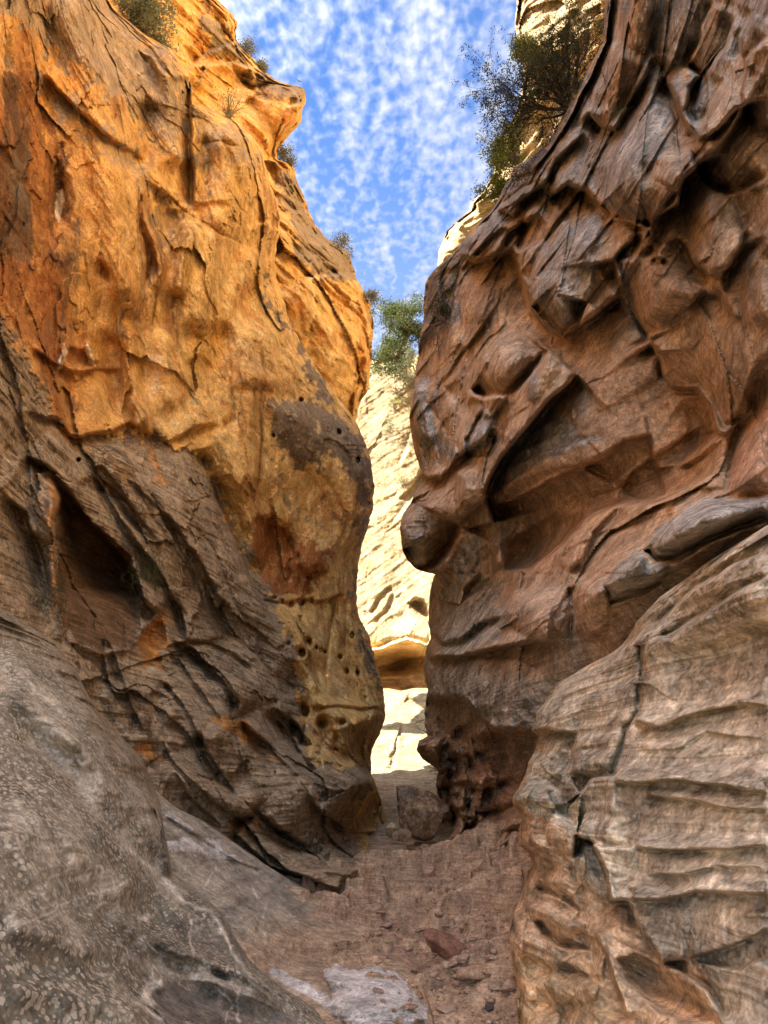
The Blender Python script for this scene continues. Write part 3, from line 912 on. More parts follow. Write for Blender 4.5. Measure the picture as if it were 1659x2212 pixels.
def R1_trace(f):
    # ---- upper masses
    f.S(2, "1060,-200 1190,-200 1175,0 1150,215 1030,440 975,540 905,505 890,400 960,230 1000,120", 26, 40)
    f.S(2, "1150,215 1215,330 1255,500 1292,760 1270,870 1150,985 1060,955 930,880 870,700 930,560 1040,440", 34, 50, tu=.10)
    f.L(2, "1150,985 1060,955 990,948 930,885", 30, 34, 20, .05)
    f.L(2, "1280,820 1160,985 1110,985", 30, 20, 22)
    f.S(2, "1100,700 1180,690 1255,700 1290,790 1230,880 1140,960 1090,930 1120,800", -7, 26)
    f.K(2, "1250,520 1262,640 1280,760", 12, 6)
    f.S(2, "1180,-200 1420,-200 1390,120 1290,280 1320,400 1345,560 1300,600 1240,480 1210,330 1160,200", 12, 50)
    f.L(2, "1350,570 1300,480 1320,380 1360,330 1290,280", 24, 26, 20)
    f.S(2, "1290,130 1400,160 1390,260 1320,380 1270,300 1260,200", -6, 26)
    f.S(2, "1330,620 1400,560 1540,480 1659,560 1700,800 1600,820 1500,850 1400,790 1350,700", 24, 40)
    f.L(2, "1659,760 1560,820 1480,845 1400,800 1340,700 1325,620", 22, 34, 26)
    f.S(2, "1560,440 1600,340 1700,250 1700,560 1600,560", 26, 30)
    for s in ("1430,0 1360,180 1300,300", "1520,60 1480,200 1380,330 1330,480", "1659,150 1570,260 1545,400 1560,470", "1659,330 1600,420 1570,500", "1600,40 1540,160 1550,250", "1470,330 1420,450 1370,560"):
        f.L(2, s, 14, 24, 14)
    f.S(2, "755,520 880,370 950,520 930,640 860,760 800,880 740,960 720,860 690,700 735,590", 16, 34)
    f.K(2, "740,600 725,740 735,850 720,960", 12, 6)
    f.K(2, "890,580 850,720 810,800 700,1060 690,1160", 14, 7)
    f.S(2, "700,1060 760,960 860,870 940,890 955,960 1060,960 1130,985 1020,1060 1000,1160 880,1300 850,1400 770,1440 690,1380 640,1320 630,1200", 30, 50, tv=.05)
    f.L(2, "880,1300 850,1400 775,1445 690,1385 630,1320", 34, 40, 26, .05)
    f.S(2, "880,1040 960,960 1120,990 1010,1080 1010,1200 900,1290", -7, 30)
    f.S(2, "590,900 650,850 700,900 720,980 690,1060 640,1140 600,1260 575,1100", 16, 26)
    f.L(2, "630,1240 600,1190 575,1110 590,930", 16, 20, 20)
    f.S(2, "340,1040 460,930 600,780 640,860 580,960 575,1110 600,1180 480,1300 440,1400 330,1400 320,1200", 8, 50)
    f.L(2, "340,1060 420,980 520,880 640,780 660,720", -12, 16, 22)
    for s in ("420,960 520,900 640,830", "500,880 600,800 660,770", "380,1100 440,1040 540,980", "560,760 640,740 700,640"):
        f.L(2, s, 9, 12, 9)
    f.K(2, "320,1100 310,1240 330,1420", 14, 8)
    f.S(2, "470,1300 580,1200 640,1340 760,1440 640,1475 480,1440", -10, 40)
    # ---- hanging knob and the masses under it
    f.S(2, "1000,1110 1080,1010 1200,930 1290,890 1310,1020 1340,1180 1400,1270 1330,1330 1200,1420 1120,1400 1040,1260 1010,1180", 36, 44)
    f.L(2, "1130,1475 1060,1330 1030,1240 1000,1120 1100,1000", 30, 36, 30, .05)
    f.L(2, "1210,1150 1180,1140 1175,1090 1210,1040", -16, 12, 16)
    f.E(2, "1190,1130,30,16", -14, 3)
    f.S(2, "1290,870 1380,800 1500,850 1560,1000 1540,1120 1460,1250 1400,1270 1340,1180 1310,1020", 22, 40)
    f.K(2, "1290,800 1300,900 1380,1000 1400,1100 1400,1260", 16, 8)
    f.L(2, "1480,1280 1460,1200 1500,1100 1540,1050 1560,980", 14, 24, 20)
    f.S(2, "1570,1040 1659,900 1700,900 1700,1400 1560,1400 1545,1250", 16, 40)
    f.L(2, "1310,1340 1370,1260 1460,1270 1530,1400", 12, 20, 20)
    f.K(2, "1560,900 1545,1100 1540,1300 1545,1475", 16, 8)
    # ---- alcove
    f.S(4, "480,720 560,600 700,560 860,535 1000,440 1180,420 1300,240 1380,230 1440,380 1400,560 1300,655 1100,690 1020,700 880,760 770,880 650,980 520,1000 530,850", -30, 70)
    f.S(4, "520,1000 540,860 700,760 860,740 880,770 760,890 660,980", -20, 34)
    f.L(4, "480,790 440,655 470,560 560,450 700,275 840,140", 44, 70, 40, .03)
    f.L(4, "1020,640 860,540 700,600 540,690 480,730", 16, 30, 26)
    for s in ("980,420 860,430 700,470 560,530 480,590", "900,380 760,400 640,440 520,510", "760,330 660,370 560,450", "720,500 600,560 500,640"):
        f.L(4, s, 9, 12, 8)
    f.L(4, "1460,390 1420,290 1360,185 1250,195 1190,150 1180,40", 26, 30, 30, .05)
    f.L(4, "1300,655 1180,690 1100,690 1030,640 1080,560 1200,480 1390,360", 12, 30, 20)
    f.L(4, "1390,230 1250,230 1130,300 1050,400", 10, 20, 14)
    f.S(4, "900,130 960,100 1060,0 1140,0 1190,150 1080,260 930,300 850,200", 10, 30)
    f.L(4, "800,1010 860,930 900,830 1020,700", 12, 40, 26)
    f.R(4, "490,830 500,920 505,1000", 18, 14, .3)
    # ---- the long lower edges of the big overhanging layers
    f.L(2, "560,1060 575,1110 600,1190 632,1330 700,1400 780,1447 860,1395 940,1330 1035,1268", 34, 60, 60, .05)
    f.L(2, "700,860 800,800 870,820 930,885 1000,950 1060,958 1150,988 1190,935 1270,880 1300,780 1380,700 1470,660", 30, 60, 50, .05)
    f.L(2, "1000,1115 1010,1190 1040,1260 1080,1350 1120,1420 1150,1475", 26, 60, 50, .05)
    f.L(4, "1150,0 1190,60 1205,150 1250,192 1360,187 1420,290 1450,390 1470,420", 34, 50, 60, .05)
    f.L(4, "440,658 480,712 545,695 640,640 740,590 860,540 960,500 1040,430 1160,400", 30, 60, 110, .04)
    f.L(4, "1400,560 1320,640 1250,662 1100,692 1010,702 870,762 780,880 700,932 640,985 520,1002", 16, 50, 40, .05)
    f.L(4, "130,560 190,600 250,590 330,500 430,420 470,360", 20, 40, 34)
    f.L(2, "320,1090 400,1130 470,1120 540,1010 600,960 660,900", 18, 40, 34)
    f.L(2, "480,900 560,930 620,850 700,790 740,700 800,640 870,560", 16, 40, 30)
    f.L(2, "880,470 940,545 1000,560 1050,470 1130,330 1160,230", 22, 50, 36)
    f.L(2, "1200,300 1260,420 1300,520 1360,600 1440,560 1520,470 1600,440 1660,400", 22, 50, 40)
    f.L(2, "1280,1010 1330,1120 1400,1180 1480,1150 1560,1060 1640,1010", 20, 50, 40)
    f.L(4, "200,1240 250,1300 330,1290 420,1220 520,1180", 14, 40, 30)
    # ---- knob, tongues, big speckled slab
    f.S(4, "1490,600 1500,480 1560,380 1640,275 1700,240 1700,660 1510,672", 34, 50)
    f.K(4, "1545,290 1520,400 1490,520 1500,650", 14, 7)
    f.S(4, "1420,400 1460,360 1520,380 1500,520 1480,640 1330,640 1400,560", 16, 30)
    f.S(4, "1120,895 1165,830 1290,725 1420,683 1560,672 1700,665 1700,765 1520,815 1400,860 1270,940 1180,950", 52, 24, tv=-.1)
    f.L(4, "1660,770 1520,820 1400,862 1270,945 1180,952 1118,900", 26, 30, 26, .04)
    f.S(4, "950,1045 1000,970 1105,898 1150,955 1240,960 1200,1040 1105,1095 980,1135", 40, 22)
    f.L(4, "1210,1040 1105,1097 980,1138 950,1050", 15, 24, 22, .05)
    f.S(4, "960,1150 1110,1105 1080,1190 1000,1250 985,1180", -8, 20)
    for s in ("1659,900 1480,980 1300,1100 1160,1230 1000,1350", "1659,1010 1500,1090 1330,1220 1150,1290", "1400,1150 1290,1230 1240,1280 1180,1270"):
        f.K(4, s, 10, 5)
        f.L(4, s, 12, 30, 16)
    f.K(4, "1105,1310 1108,1400 1110,1475", 26, 7, .02)
    f.K(6, "1105,0 1100,120 1050,190 1030,270 985,400", 30, 8, .02)
    f.K(4, "806,1060 812,1150 806,1290", 34, 8, .06)
    f.S(4, "560,1075 620,1062 800,1062 805,1285 700,1300 620,1280 500,1180", 26, 34)
    f.S(4, "820,1040 940,1000 1000,1060 975,1180 960,1290 880,1300 820,1240", 20, 30)
    f.L(4, "740,1300 640,1300 480,1330 330,1372 240,1368 190,1380", -26, 34, 44, .06)
    f.L(4, "700,1420 560,1370 400,1370 250,1400", 8, 16, 12)
    f.L(4, "480,1060 390,1090 330,1140 350,1060 420,990", 14, 20, 20)
    f.L(4, "340,790 300,870 240,960 185,1000 120,980 70,890", 46, 50, 40, .04)
    f.S(4, "70,860 110,760 160,650 220,570 330,500 400,560 380,700 330,800 240,940 180,995 110,965", 26, 50)
    f.K(4, "310,560 305,680 330,790", 12, 6)
    f.S(4, "310,560 400,530 410,640 380,740 330,790", 16, 24)
    f.L(4, "480,500 360,500 350,420 400,330 440,290", 15, 24, 24)
    f.S(4, "350,400 440,290 480,330 470,500 400,510 350,490", 24, 18)
    f.S(4, "370,200 400,60 480,-20 720,20 640,150 560,230 480,260 430,220", 30, 40)
    f.L(4, "720,40 620,170 540,235 430,240 370,205", 26, 30, 28, .05)
    f.S(4, "610,170 700,20 780,20 760,130 660,270 620,250", 16, 24)
    f.S(4, "250,200 330,170 350,220 430,260 340,420 330,330 270,230", -10, 24)
    f.K(4, "150,290 200,460 260,560", 10, 6)
    f.K(4, "170,240 260,360 340,500", 10, 6)
    f.R(4, "160,150 150,300 190,460", 16, 24)
    for s in ("190,950 260,900 330,880", "330,870 290,1000 240,1130 200,1250", "420,760 390,900 330,1030"):
        f.K(4, s, 9, 6)
    # ---- inner corner: dark recess and stacked ledges
    f.L(6, "180,60 340,75 480,205 660,212 830,215", 26, 40, 46, .03)
    f.S(6, "410,215 660,215 640,330 600,420 560,480 560,600 600,640 580,800 500,800 440,640 390,560 420,400", -20, 40)
    f.S(6, "390,170 430,145 500,190 480,215 430,260 395,240", 22, 14)
    f.S(6, "240,60 330,60 330,180 290,340 240,330 220,200", -14, 20)
    f.S(6, "138,265 200,225 240,240 250,300 230,350 170,310", 26, 14)
    for s in ("300,200 390,170", "230,460 290,440 380,420 400,480", "240,540 300,560 380,520", "380,460 480,440 570,400", "390,560 500,540 570,510", "260,600 330,570 420,590", "400,640 500,650 590,620", "410,720 500,730 590,740", "300,320 360,310 400,330", "230,380 290,370"):
        f.L(6, s, 14, 20, 10, .1)
    for s in ("250,250 240,380 270,520", "330,180 350,330 310,430", "380,430 400,560 430,700", "300,380 310,470 340,560", "430,640 470,760 540,830"):
        f.K(6, s, 12, 7)
    # ---- front right mass
    f.S(6, "670,225 800,215 830,230 800,300 720,330 665,290", 14, 16)
    f.S(6, "620,350 700,290 790,330 770,400 700,420 625,390", 16, 20)
    f.S(6, "565,490 610,410 700,420 760,450 800,540 700,600 660,600 600,560", 18, 24)
    f.S(6, "795,350 850,290 1010,280 1000,400 880,410 800,390", 22, 24)
    f.L(6, "1010,410 900,412 850,480 800,400", 22, 30, 22)
    f.S(6, "830,230 1030,190 1040,260 1000,290 850,290 800,300", 10, 16)
    f.L(6, "1659,250 1400,210 1260,290 1080,290", -8, 40, 10)
    f.L(6, "1659,95 1560,90 1400,120 1260,160 1180,190 1080,170", -22, 30, 22, .04)
    f.L(6, "1659,470 1480,450 1280,420 1100,430 990,430", -24, 34, 26, .04)
    f.L(6, "1659,545 1500,545 1300,500 1130,480", -22, 20, 12, .04)
    f.L(6, "1659,700 1520,715 1300,725 1120,715 1080,705", -22, 30, 14, .04)
    f.L(6, "1080,705 950,715 850,690", 16, 30, 16)
    f.L(6, "1659,800 1430,790 1280,830 1120,830", -12, 30, 10)
    f.L(6, "1659,910 1500,905 1340,900 1180,940 1060,930", -26, 34, 16, .04)
    f.L(6, "1659,1020 1550,1015", -8, 20, 8)
    f.L(6, "1320,1190 1420,1160 1560,1110 1659,1060", 18, 36, 20, .04)
    f.L(6, "1659,1180 1530,1240 1400,1220 1340,1200", 18, 26, 20)
    f.L(6, "815,760 830,660 900,690 960,820 980,940 1060,940 1130,1100 1200,1200 1320,1195", 30, 50, 40, .04)
    f.S(6, "815,790 850,680 930,720 980,830 1020,960 960,960 890,900 840,880", 16, 26)
    f.L(6, "840,640 760,560 700,470", 12, 24, 20)
    f.S(6, "690,560 780,560 830,650 820,800 760,780 700,680", 16, 24)
    f.S(6, "590,640 690,640 720,700 810,800 780,820 640,740 590,700", 20, 20)
    f.S(6, "650,840 760,790 810,810 830,860 860,990 760,950 670,890", 22, 24)
    f.L(6, "860,1000 760,930 650,890", 20, 24, 22)
    f.S(6, "620,960 700,930 830,1000 880,1040 850,1100 900,1150 760,1130 680,1080 630,1010", 24, 34)
    f.L(6, "900,1160 760,1135 690,1085 640,1030", 22, 26, 26)
    f.S(6, "545,1120 640,1060 720,1110 740,1150 860,1210 900,1270 800,1240 660,1220 570,1180", 16, 22)
    f.S(6, "600,1290 740,1230 860,1260 930,1290 920,1380 760,1400 620,1370", 18, 30)
    f.S(6, "880,1080 940,1080 970,1140 950,1280 900,1260 920,1170", 14, 16)
    f.L(6, "1060,1475 1020,1340 960,1180 900,1060", -20, 40, 30)
    f.S(6, "1090,1170 1200,1220 1340,1330 1440,1430 1470,1500 1200,1440 1060,1300 1000,1190", -38, 44)
    f.L(6, "1480,1475 1400,1330 1290,1250 1190,1190", 30, 40, 30)
    f.K(6, "700,330 760,480 830,640", 8, 5)
    for s in ("1000,520 1100,560 1090,640", "1080,950 1060,880", "960,640 1100,600 1110,560"):
        f.K(6, s, 8, 5)

def R1_sculpt(f, X, D, n):
    f.H *= 1 - .4 * sst(1840, 1920, f.V) * sst(1130, 1080, f.U)
    w = X + .35 * np.stack([fbm(X * .55, 3), fbm(X * .55 + 31, 3), fbm(X * .55 + 77, 3)], -1)
    # beds: level at the foot, sweeping upwards in the upper masses
    up = sst(1500, 1050, f.v)
    s_lo = bedcoord(X, (-.06, .03, 1), .09, .5)
    s_hi = bedcoord(X, (.72, -.1, .70), .55, .35)
    f.s_lo = s_lo
    h = (1 - up) * strata(X, s_lo, (1.4, 3.6, 9.5, 24), (.018, .02, .013, .006))
    foot = sst(1180, 1080, f.u) * sst(1500, 1640, f.v)
    dsc = np.clip(D / 8, .6, 2)
    h += foot * dsc * strata(X, s_lo + .15 * fbm(X * 1.7, 3), (1.3, 3.0, 6.5), (.20, .11, .04), .5)
    gp, tp, rp = voro(stretch(w, .8, .8, 1.5) + 9)
    h += foot * dsc * .05 * (rp - .5)
    h += up * strata(X, s_hi, (.8, 2.2, 6.0, 15), (.018, .014, .010, .006))
    # overhanging layers: each one stands out most along its lower edge
    lay = np.clip(up + .8 * foot, 0, 1)
    for per, amp, wa in ((2.3, .62, .5), (.8, .10, .25)):
        q = bedcoord(X, (.22, -.06, 1), wa, .4 / per) / per + .14 * fbm(X * .7, 3)
        i = np.floor(q)
        fr = q - i
        a_ = .25 + .75 * ((np.sin(i * 12.9898) * 43758.5453) % 1)
        br = sst(-.25, .25, fbm(X * (.5 / per) + i[..., None] * 7.7, 3))
        h += lay * amp * a_ * br * (1 - fr) ** 1.2 * sst(0, .07, fr)
        if per > 2:
            f.under = lay * br * a_ * sst(.62, .9, fr)
    low_ = sst(1430, 1260, f.u) * sst(1640, 1780, f.v) * (1 if f.lip < 1.3 else 0)
    for per, amp in ((.34, .12), (.15, .035)):
        q = bedcoord(X, (-.05, .03, 1), .10, 1.2) / per
        i = np.floor(q)
        fr = q - i
        a_ = .3 + .7 * ((np.sin(i * 12.9898 + 2) * 43758.5453) % 1)
        br = sst(-.3, .2, fbm(X * 1.3 + i[..., None] * 7.7, 3))
        h += low_ * amp * a_ * br * np.sin(np.pi * np.clip(fr, 0, 1)) ** .6
    g1, t1, r1 = voro(stretch(w, .55, .55, .5))
    h += (.05 + .03 * up) * t1 * (1 - .55 * sst(1100, 1250, f.u) * (1 - up))
    g2, t2, r2 = voro(stretch(w + .2 * fbm(X * 1.3, 3)[..., None], 1.3, 1.3, 1.5))
    f.facet = r2
    h += .012 * t2 + .02 * foot * (r2 - .5)
    h += .16 * fbm(X * .45, 4, .5) + .035 * fbm(X * 2.2, 6, .58)
    h += up * .02 * fbm(stretch(w, .9, .9, 1.6) * 1.2, 4, .5, ridge=True)
    return h

def R1_colour(f, X, H):
    n = fbm(X * .8, 5, .6)
    n2 = fbm(X * 3.0 + 5, 5, .62)
    sl = fbm(np.stack([X[..., 0] * .5, X[..., 1] * .5, f.s_lo * 5.5], -1), 4, .6)
    col = lerp(np.broadcast_to(BROWN, X.shape), TAN, sst(.0, .5, n2 + .5 * n) * .55)
    col = lerp(col, REDB, sst(-.1, .4, n + .3 * sl) * .7)
    foot = sst(1200, 1090, f.u) * sst(1460, 1640, f.v)
    col = lerp(col, REDB * np.array([1., .95, .92]), foot * .7)
    alc = f.mask(4, "480,720 560,600 700,560 860,535 1000,440 1180,420 1300,240 1380,230 1440,380 1400,560 1300,655 1320,720 1100,900 900,1060 650,1010 520,1000 530,850", 24)
    col = lerp(col, np.array([.47, .31, .185]), alc * .7)
    col = lerp(col, np.array([.52, .33, .18]), f.under * .6)
    g = np.maximum.reduce([
        f.mask(2, "170,1250 340,1020 480,860 600,700 740,570 880,330 950,180 960,-200 1080,-200 1060,0 1000,130 960,330 940,620 840,860 700,900 640,860 560,960 520,1000 400,1060 330,1240 320,1400 170,1450", 24) * .95,
        f.mask(2, "1150,215 1215,330 1250,500 1200,690 1110,720 1090,930 1060,955 930,880 870,760 930,560 1040,440", 18) * .95,
        f.mask(2, "700,1060 760,960 850,890 930,900 950,1000 900,1100 920,1200 860,1330 780,1430 690,1370 640,1300", 18) * .85,
        f.mask(2, "1170,-200 1420,-200 1400,120 1300,250 1290,420 1250,480 1210,320 1160,200", 18) * .8,
        f.mask(2, "1290,300 1420,100 1560,-100 1700,-100 1659,150 1500,300 1420,460 1340,600 1310,480", 20) * .7,
        f.mask(2, "1000,1110 1060,1040 1060,1200 1080,1330 1130,1475 1080,1475 1030,1240", 12) * .9,
        f.mask(4, "440,650 470,550 560,440 690,290 760,300 830,400 940,420 840,450 690,530 560,570 500,600 480,680", 14),
        f.mask(4, "70,870 110,760 150,690 190,820 150,960 100,960", 14) * .9, f.mask(4, "120,200 190,160 260,400 330,520 230,480 170,560 140,440", 16) * .8,
        f.mask(4, "1118,895 1165,830 1290,720 1420,680 1700,655 1700,770 1520,822 1400,865 1270,948 1180,955", 8), f.mask(4, "945,1045 1000,970 1110,895 1150,955 1240,962 1200,1045 1105,1100 980,1140", 8),
        f.mask(4, "740,1485 880,1400 1000,1335 1090,1210 1180,1100 1400,950 1720,770 1720,1600 740,1600", 12),
        f.mask(4, "235,1370 250,1240 330,1130 390,1060 470,1000 520,1040 480,1120 560,1180 480,1280 340,1360", 14) * .95, f.mask(4, "200,1230 290,1020 350,880 400,780 440,860 380,1000 300,1180 240,1300", 18) * .75,
        f.mask(4, "200,1400 330,1380 500,1400 620,1475 200,1475", 16) * .8, f.mask(4, "345,420 440,290 490,330 470,400 390,500 350,490", 10) * .9, f.mask(4, "610,160 640,120 690,160 650,270 615,250", 12) * .7,
        f.mask(6, "180,-30 900,-30 840,215 480,205 340,75 180,65", 14), f.mask(6, "300,165 390,160 380,300 330,330", 10) * .5,
        f.mask(6, "840,-30 1700,-30 1700,1500 1480,1475 1360,1260 1320,1195 1200,1195 1100,1100 1060,945 980,940 840,880 815,760 830,650 690,600 565,490 630,340 680,215 840,215", 16),
        f.mask(6, "830,230 1030,190 1000,400 880,410 800,390", 10)])
    grey = lerp(np.broadcast_to(GREY * .9, X.shape), GREY * 1.4, sst(-.05, .5, n2 + .3 * sl))
    grey = lerp(grey, GREY * .55, sst(.05, .45, .6 * n + .7 * sl))
    grey = lerp(grey, TAN, sst(.1, .5, n - .3 * sl) * .45)
    mot = fbm(stretch(X, 7, 7, 9) + 41, 5, .66) + .5 * fbm(stretch(X, 1.6, 1.6, 2.4), 3)
    lam = fbm(np.stack([X[..., 0] * .7, X[..., 1] * .7, f.s_lo * 26], -1) + 5, 4, .65)
    grey = lerp(grey, np.array([.19, .164, .125]), sst(.02, .28, mot + .35 * lam + .25 * sl) * .8)
    grey = lerp(grey, np.array([.60, .525, .405]), sst(.10, .40, -mot + .35 * lam - .1) * .75)
    grey = lerp(grey, (grey.mean(-1, keepdims=True) * np.array([1.0, .99, .94])), .75 * sst(1300, 900, f.v))
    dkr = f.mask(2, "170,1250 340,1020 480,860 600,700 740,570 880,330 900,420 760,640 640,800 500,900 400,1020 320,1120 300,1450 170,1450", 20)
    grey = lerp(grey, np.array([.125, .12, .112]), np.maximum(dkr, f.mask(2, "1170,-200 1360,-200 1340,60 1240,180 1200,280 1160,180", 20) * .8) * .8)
    col = col * (1 + .35 * np.clip(lam, -.8, .8))[..., None]
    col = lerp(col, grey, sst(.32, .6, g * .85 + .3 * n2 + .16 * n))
    updark = sst(-.25, .25, n + .5 * sl + .35 * sst(900, 200, f.v)) * sst(1150, 500, f.v)  # patchy darkening that grows towards the top of the wall
    col = lerp(col, np.array([.17, .15, .125]), updark * .55)
    knob = f.mask(4, "1490,600 1500,480 1560,380 1640,275 1720,240 1720,660 1510,672", 10)
    col = lerp(col, np.array([.43, .27, .175]), knob * .8)
    floorpart = sst(1120, 1080, f.u) * sst(1930, 2080, f.v)
    col = lerp(col, TAN * .95, floorpart * sst(-.2, .3, n2) * .6)
    yel = f.mask(6, "560,1200 700,1200 940,1290 1000,1475 560,1475", 30)
    col = lerp(col, np.array([.50, .365, .21]), yel * .7)
    if f.lip < 1.3:
        col = col * np.array([1.22, 1.18, 1.08])
    # calcite veins
    vein = 0
    for s, wd, st in (("860,290 950,410 1020,520 1070,680 1180,920 1250,1080 1310,1170", 2.2, 1), ("700,400 800,590 870,700 960,870 1040,1000", 2.2, .9), ("1090,500 1180,680 1260,800 1350,960 1430,1130", 1.6, .6), ("1230,250 1340,360 1440,420 1530,560", 1.5, .5),
                      ("1440,690 1500,800 1540,920", 1.5, .5), ("890,740 960,880 1000,960 1080,1110 1110,1170", 2.2, .8), ("640,350 740,450 800,590", 2, .7), ("1330,1190 1400,1280 1480,1370", 2.5, .9), ("500,900 545,960 540,1060 560,1170", 3, .8),
                      ("420,1000 480,1080 520,1180 550,1240", 3, .7), ("300,880 360,990 390,1080 380,1190", 3, .7), ("210,740 225,850 180,950", 2.4, .5), ("520,1100 500,1170 540,1250", 2.6, .7), ("90,830 110,900 130,980", 2.2, .4), ("370,440 385,520 400,600", 2.4, .6),
                      ("440,150 500,200 560,300 600,360", 1.8, .6), ("1100,1000 1200,1120 1220,1190", 1.8, .6), ("0,1080 60,1090 200,1060", 2, .3), ("1560,560 1659,680", 1.4, .5), ("560,1210 640,1300 700,1380", 2.5, .5)):
        vein = np.maximum(vein, f.stroke(6, s, wd) * st)
    for s, wd, st in (("1130,1170 1190,1300 1280,1420 1310,1475", 1.8, .7), ("1330,1160 1440,1240 1540,1300 1659,1460", 2, .8), ("1430,930 1500,1000 1600,1060", 1.6, .6), ("1290,700 1300,760 1400,800 1470,760", 2, .4), ("590,1090 640,1180 700,1270", 1.8, .6), ("1480,740 1560,770 1659,740", 2, .4), ("1620,810 1659,850", 2, .6)):
        vein = np.maximum(vein, f.stroke(4, s, wd) * st)
    col = lerp(col, np.array([.58, .50, .38]), np.clip(vein * (.75 + .8 * n2), 0, 1) * .8)
    gm = f.mask(4, "740,1485 880,1400 1000,1335 1090,1210 1180,1100 1400,950 1720,770 1720,1600 740,1600", 30) + f.mask(6, "1100,-30 1700,-30 1700,1400 1300,1150 1080,900 1000,500", 40)
    return col, np.clip(gm, 0, 1) * .75, .28 + .60 * sst(1250, 1500, f.v)

M_right = rock_mat('brown_sandstone', 1.0, fleck=(.50, .42, .31), fleck_scale=24., fleck_stretch=(1, 1, .8), bed=(-.06, .03, 1), bed_freq=34, bump=.022, bed_amt=.22)
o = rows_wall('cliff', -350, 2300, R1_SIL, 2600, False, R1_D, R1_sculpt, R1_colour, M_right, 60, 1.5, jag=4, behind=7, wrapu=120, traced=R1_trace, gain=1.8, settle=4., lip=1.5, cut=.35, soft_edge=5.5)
tag(o, 'shaded brown canyon wall of rounded bulges, alcove and grey banded ledges, right of the passage', 'cliff', kind='structure')

o = rows_wall('cliff', 1066, 2300, R0_SIL, 2600, False, R0_D, R1_sculpt, R1_colour, M_right, 34, .55, jag=3, behind=3.4, wrapu=70, traced=R1_trace, gain=1.4, settle=3., lip=1.15, cut=.75)
tag(o, 'banded grey-tan speckled rock mass bulging out at the lower right, nearest the viewer', 'cliff', kind='structure')

# ================================================================== SUNLIT CLIFF ABOVE THE RIGHT WALL
R2_SIL = "-350:1180 -100:1128 0:1116 50:1112 100:1124 150:1130 200:1128 250:1110 300:1085 340:1072 375:1065 410:1046 440:1014 455:1012 480:985 500:962 530:954 550:950 575:943 600:940 650:936 740:930 800:930"
R2_D = "1180,-350,40 1116,0,40 1070,350,42 1014,445,43 950,560,44 935,700,44 1500,-350,34 1500,200,34 1400,500,36 1300,800,37 1200,300,38.5"

def R2_sculpt(f, X, D, n):
    w = X + 1.0 * np.stack([fbm(X * .25, 3), fbm(X * .25 + 31, 3), fbm(X * .25 + 77, 3)], -1)
    g1, t1, r1 = voro(stretch(w, .35, .35, .5))
    f.facet = r1
    s = bedcoord(X, (.1, .1, 1), .6, .3)
    return .8 * t1 + .4 * (r1 - .5) + .4 * fbm(X * .3, 5, .55) + strata(X, s, (.5, 1.3, 3), (.28, .2, .10)) + .1 * fbm(X * 1.6, 5, .6)

def R2_colour(f, X, H):
    n = fbm(X * .5, 5, .6)
    n2 = fbm(X * 1.7 + 5, 5, .62)
    s = bedcoord(X, (.1, .1, 1), .6, .3)
    b = fbm(np.stack([X[..., 0] * .2, X[..., 1] * .2, s * 1.7], -1), 4)
    col = lerp(np.broadcast_to(CREAM, X.shape), np.array([.42, .27, .12]), sst(-.05, .4, n + .5 * b))
    col = lerp(col, np.array([.42, .27, .14]), sst(.2, .5, n2 + .4 * b) * .7)
    return col, np.zeros(H.shape), np.full(H.shape, .6)

M_pale = rock_mat('pale_sandstone', .45, fleck_scale=6, bed=(.1, .1, 1), bed_freq=8, bump=.04, grain=.22)
o = rows_wall('cliff', -350, 800, R2_SIL, 1520, False, R2_D, R2_sculpt, R2_colour, M_pale, 24, 3, jag=6, res=RES * 1.3, behind=10, wrapu=20)
tag(o, 'sunlit cream and yellow cliff rising behind the dark right wall and its bush', 'cliff', kind='structure')

# ================================================================== SUNLIT CLIFF CLOSING THE PASSAGE
FC_TOP = "560:830 690:808 740:798 775:786 800:778 830:772 880:768 960:760 1100:740"
FC_D = ("560,830,55 700,800,55 850,780,55 1000,760,55 800,950,52 960,950,51.5 800,1200,48 960,1200,47 780,1350,45.6 860,1330,45.2 960,1330,44.6 800,1395,44.4 865,1378,43.6 940,1392,43.4 800,1480,46.2 860,1470,46.4 940,1470,46 830,1500,44.2 920,1500,43.6 840,1560,40 930,1560,39.4 "
        "830,1640,33.5 930,1640,33 820,1700,27 940,1700,26.5 830,1760,20.8 950,1760,20.4 820,1830,15.3 960,1830,15 560,1300,46 1100,1300,43 560,1830,16 1100,1830,14.6")

def FC_trace(f):
    # roofed alcove
    f.L(0, "925,1394 905,1384 880,1378 850,1386 820,1400 800,1406 760,1420", 34, 26, 60, .02)
    f.S(0, "790,1408 845,1388 882,1378 930,1394 930,1482 880,1490 845,1484 800,1490", -60, 18)
    f.L(0, "790,1455 850,1436 880,1424 930,1420", 26, 20, 20, .02)
    f.L(0, "785,1492 800,1484 840,1484 870,1492 900,1484 935,1486", -20, 14, 30, .02)
    # notch
    f.S(0, "884,1302 896,1297 914,1300 925,1318 935,1350 915,1340 898,1322", -26, 6)
    f.L(0, "880,1302 896,1296 915,1299 926,1318", 14, 14, 8)
    for s in ("795,1330 820,1290 845,1262", "800,1342 830,1320 850,1280", "905,900 880,960 860,1010", "920,1000 890,1080 850,1130", "860,1080 890,1050 915,1010"):
        f.L(0, s, 10, 14, 8)
    f.L(0, "835,1640 850,1620 858,1590 850,1660 838,1672", 10, 10, 8)

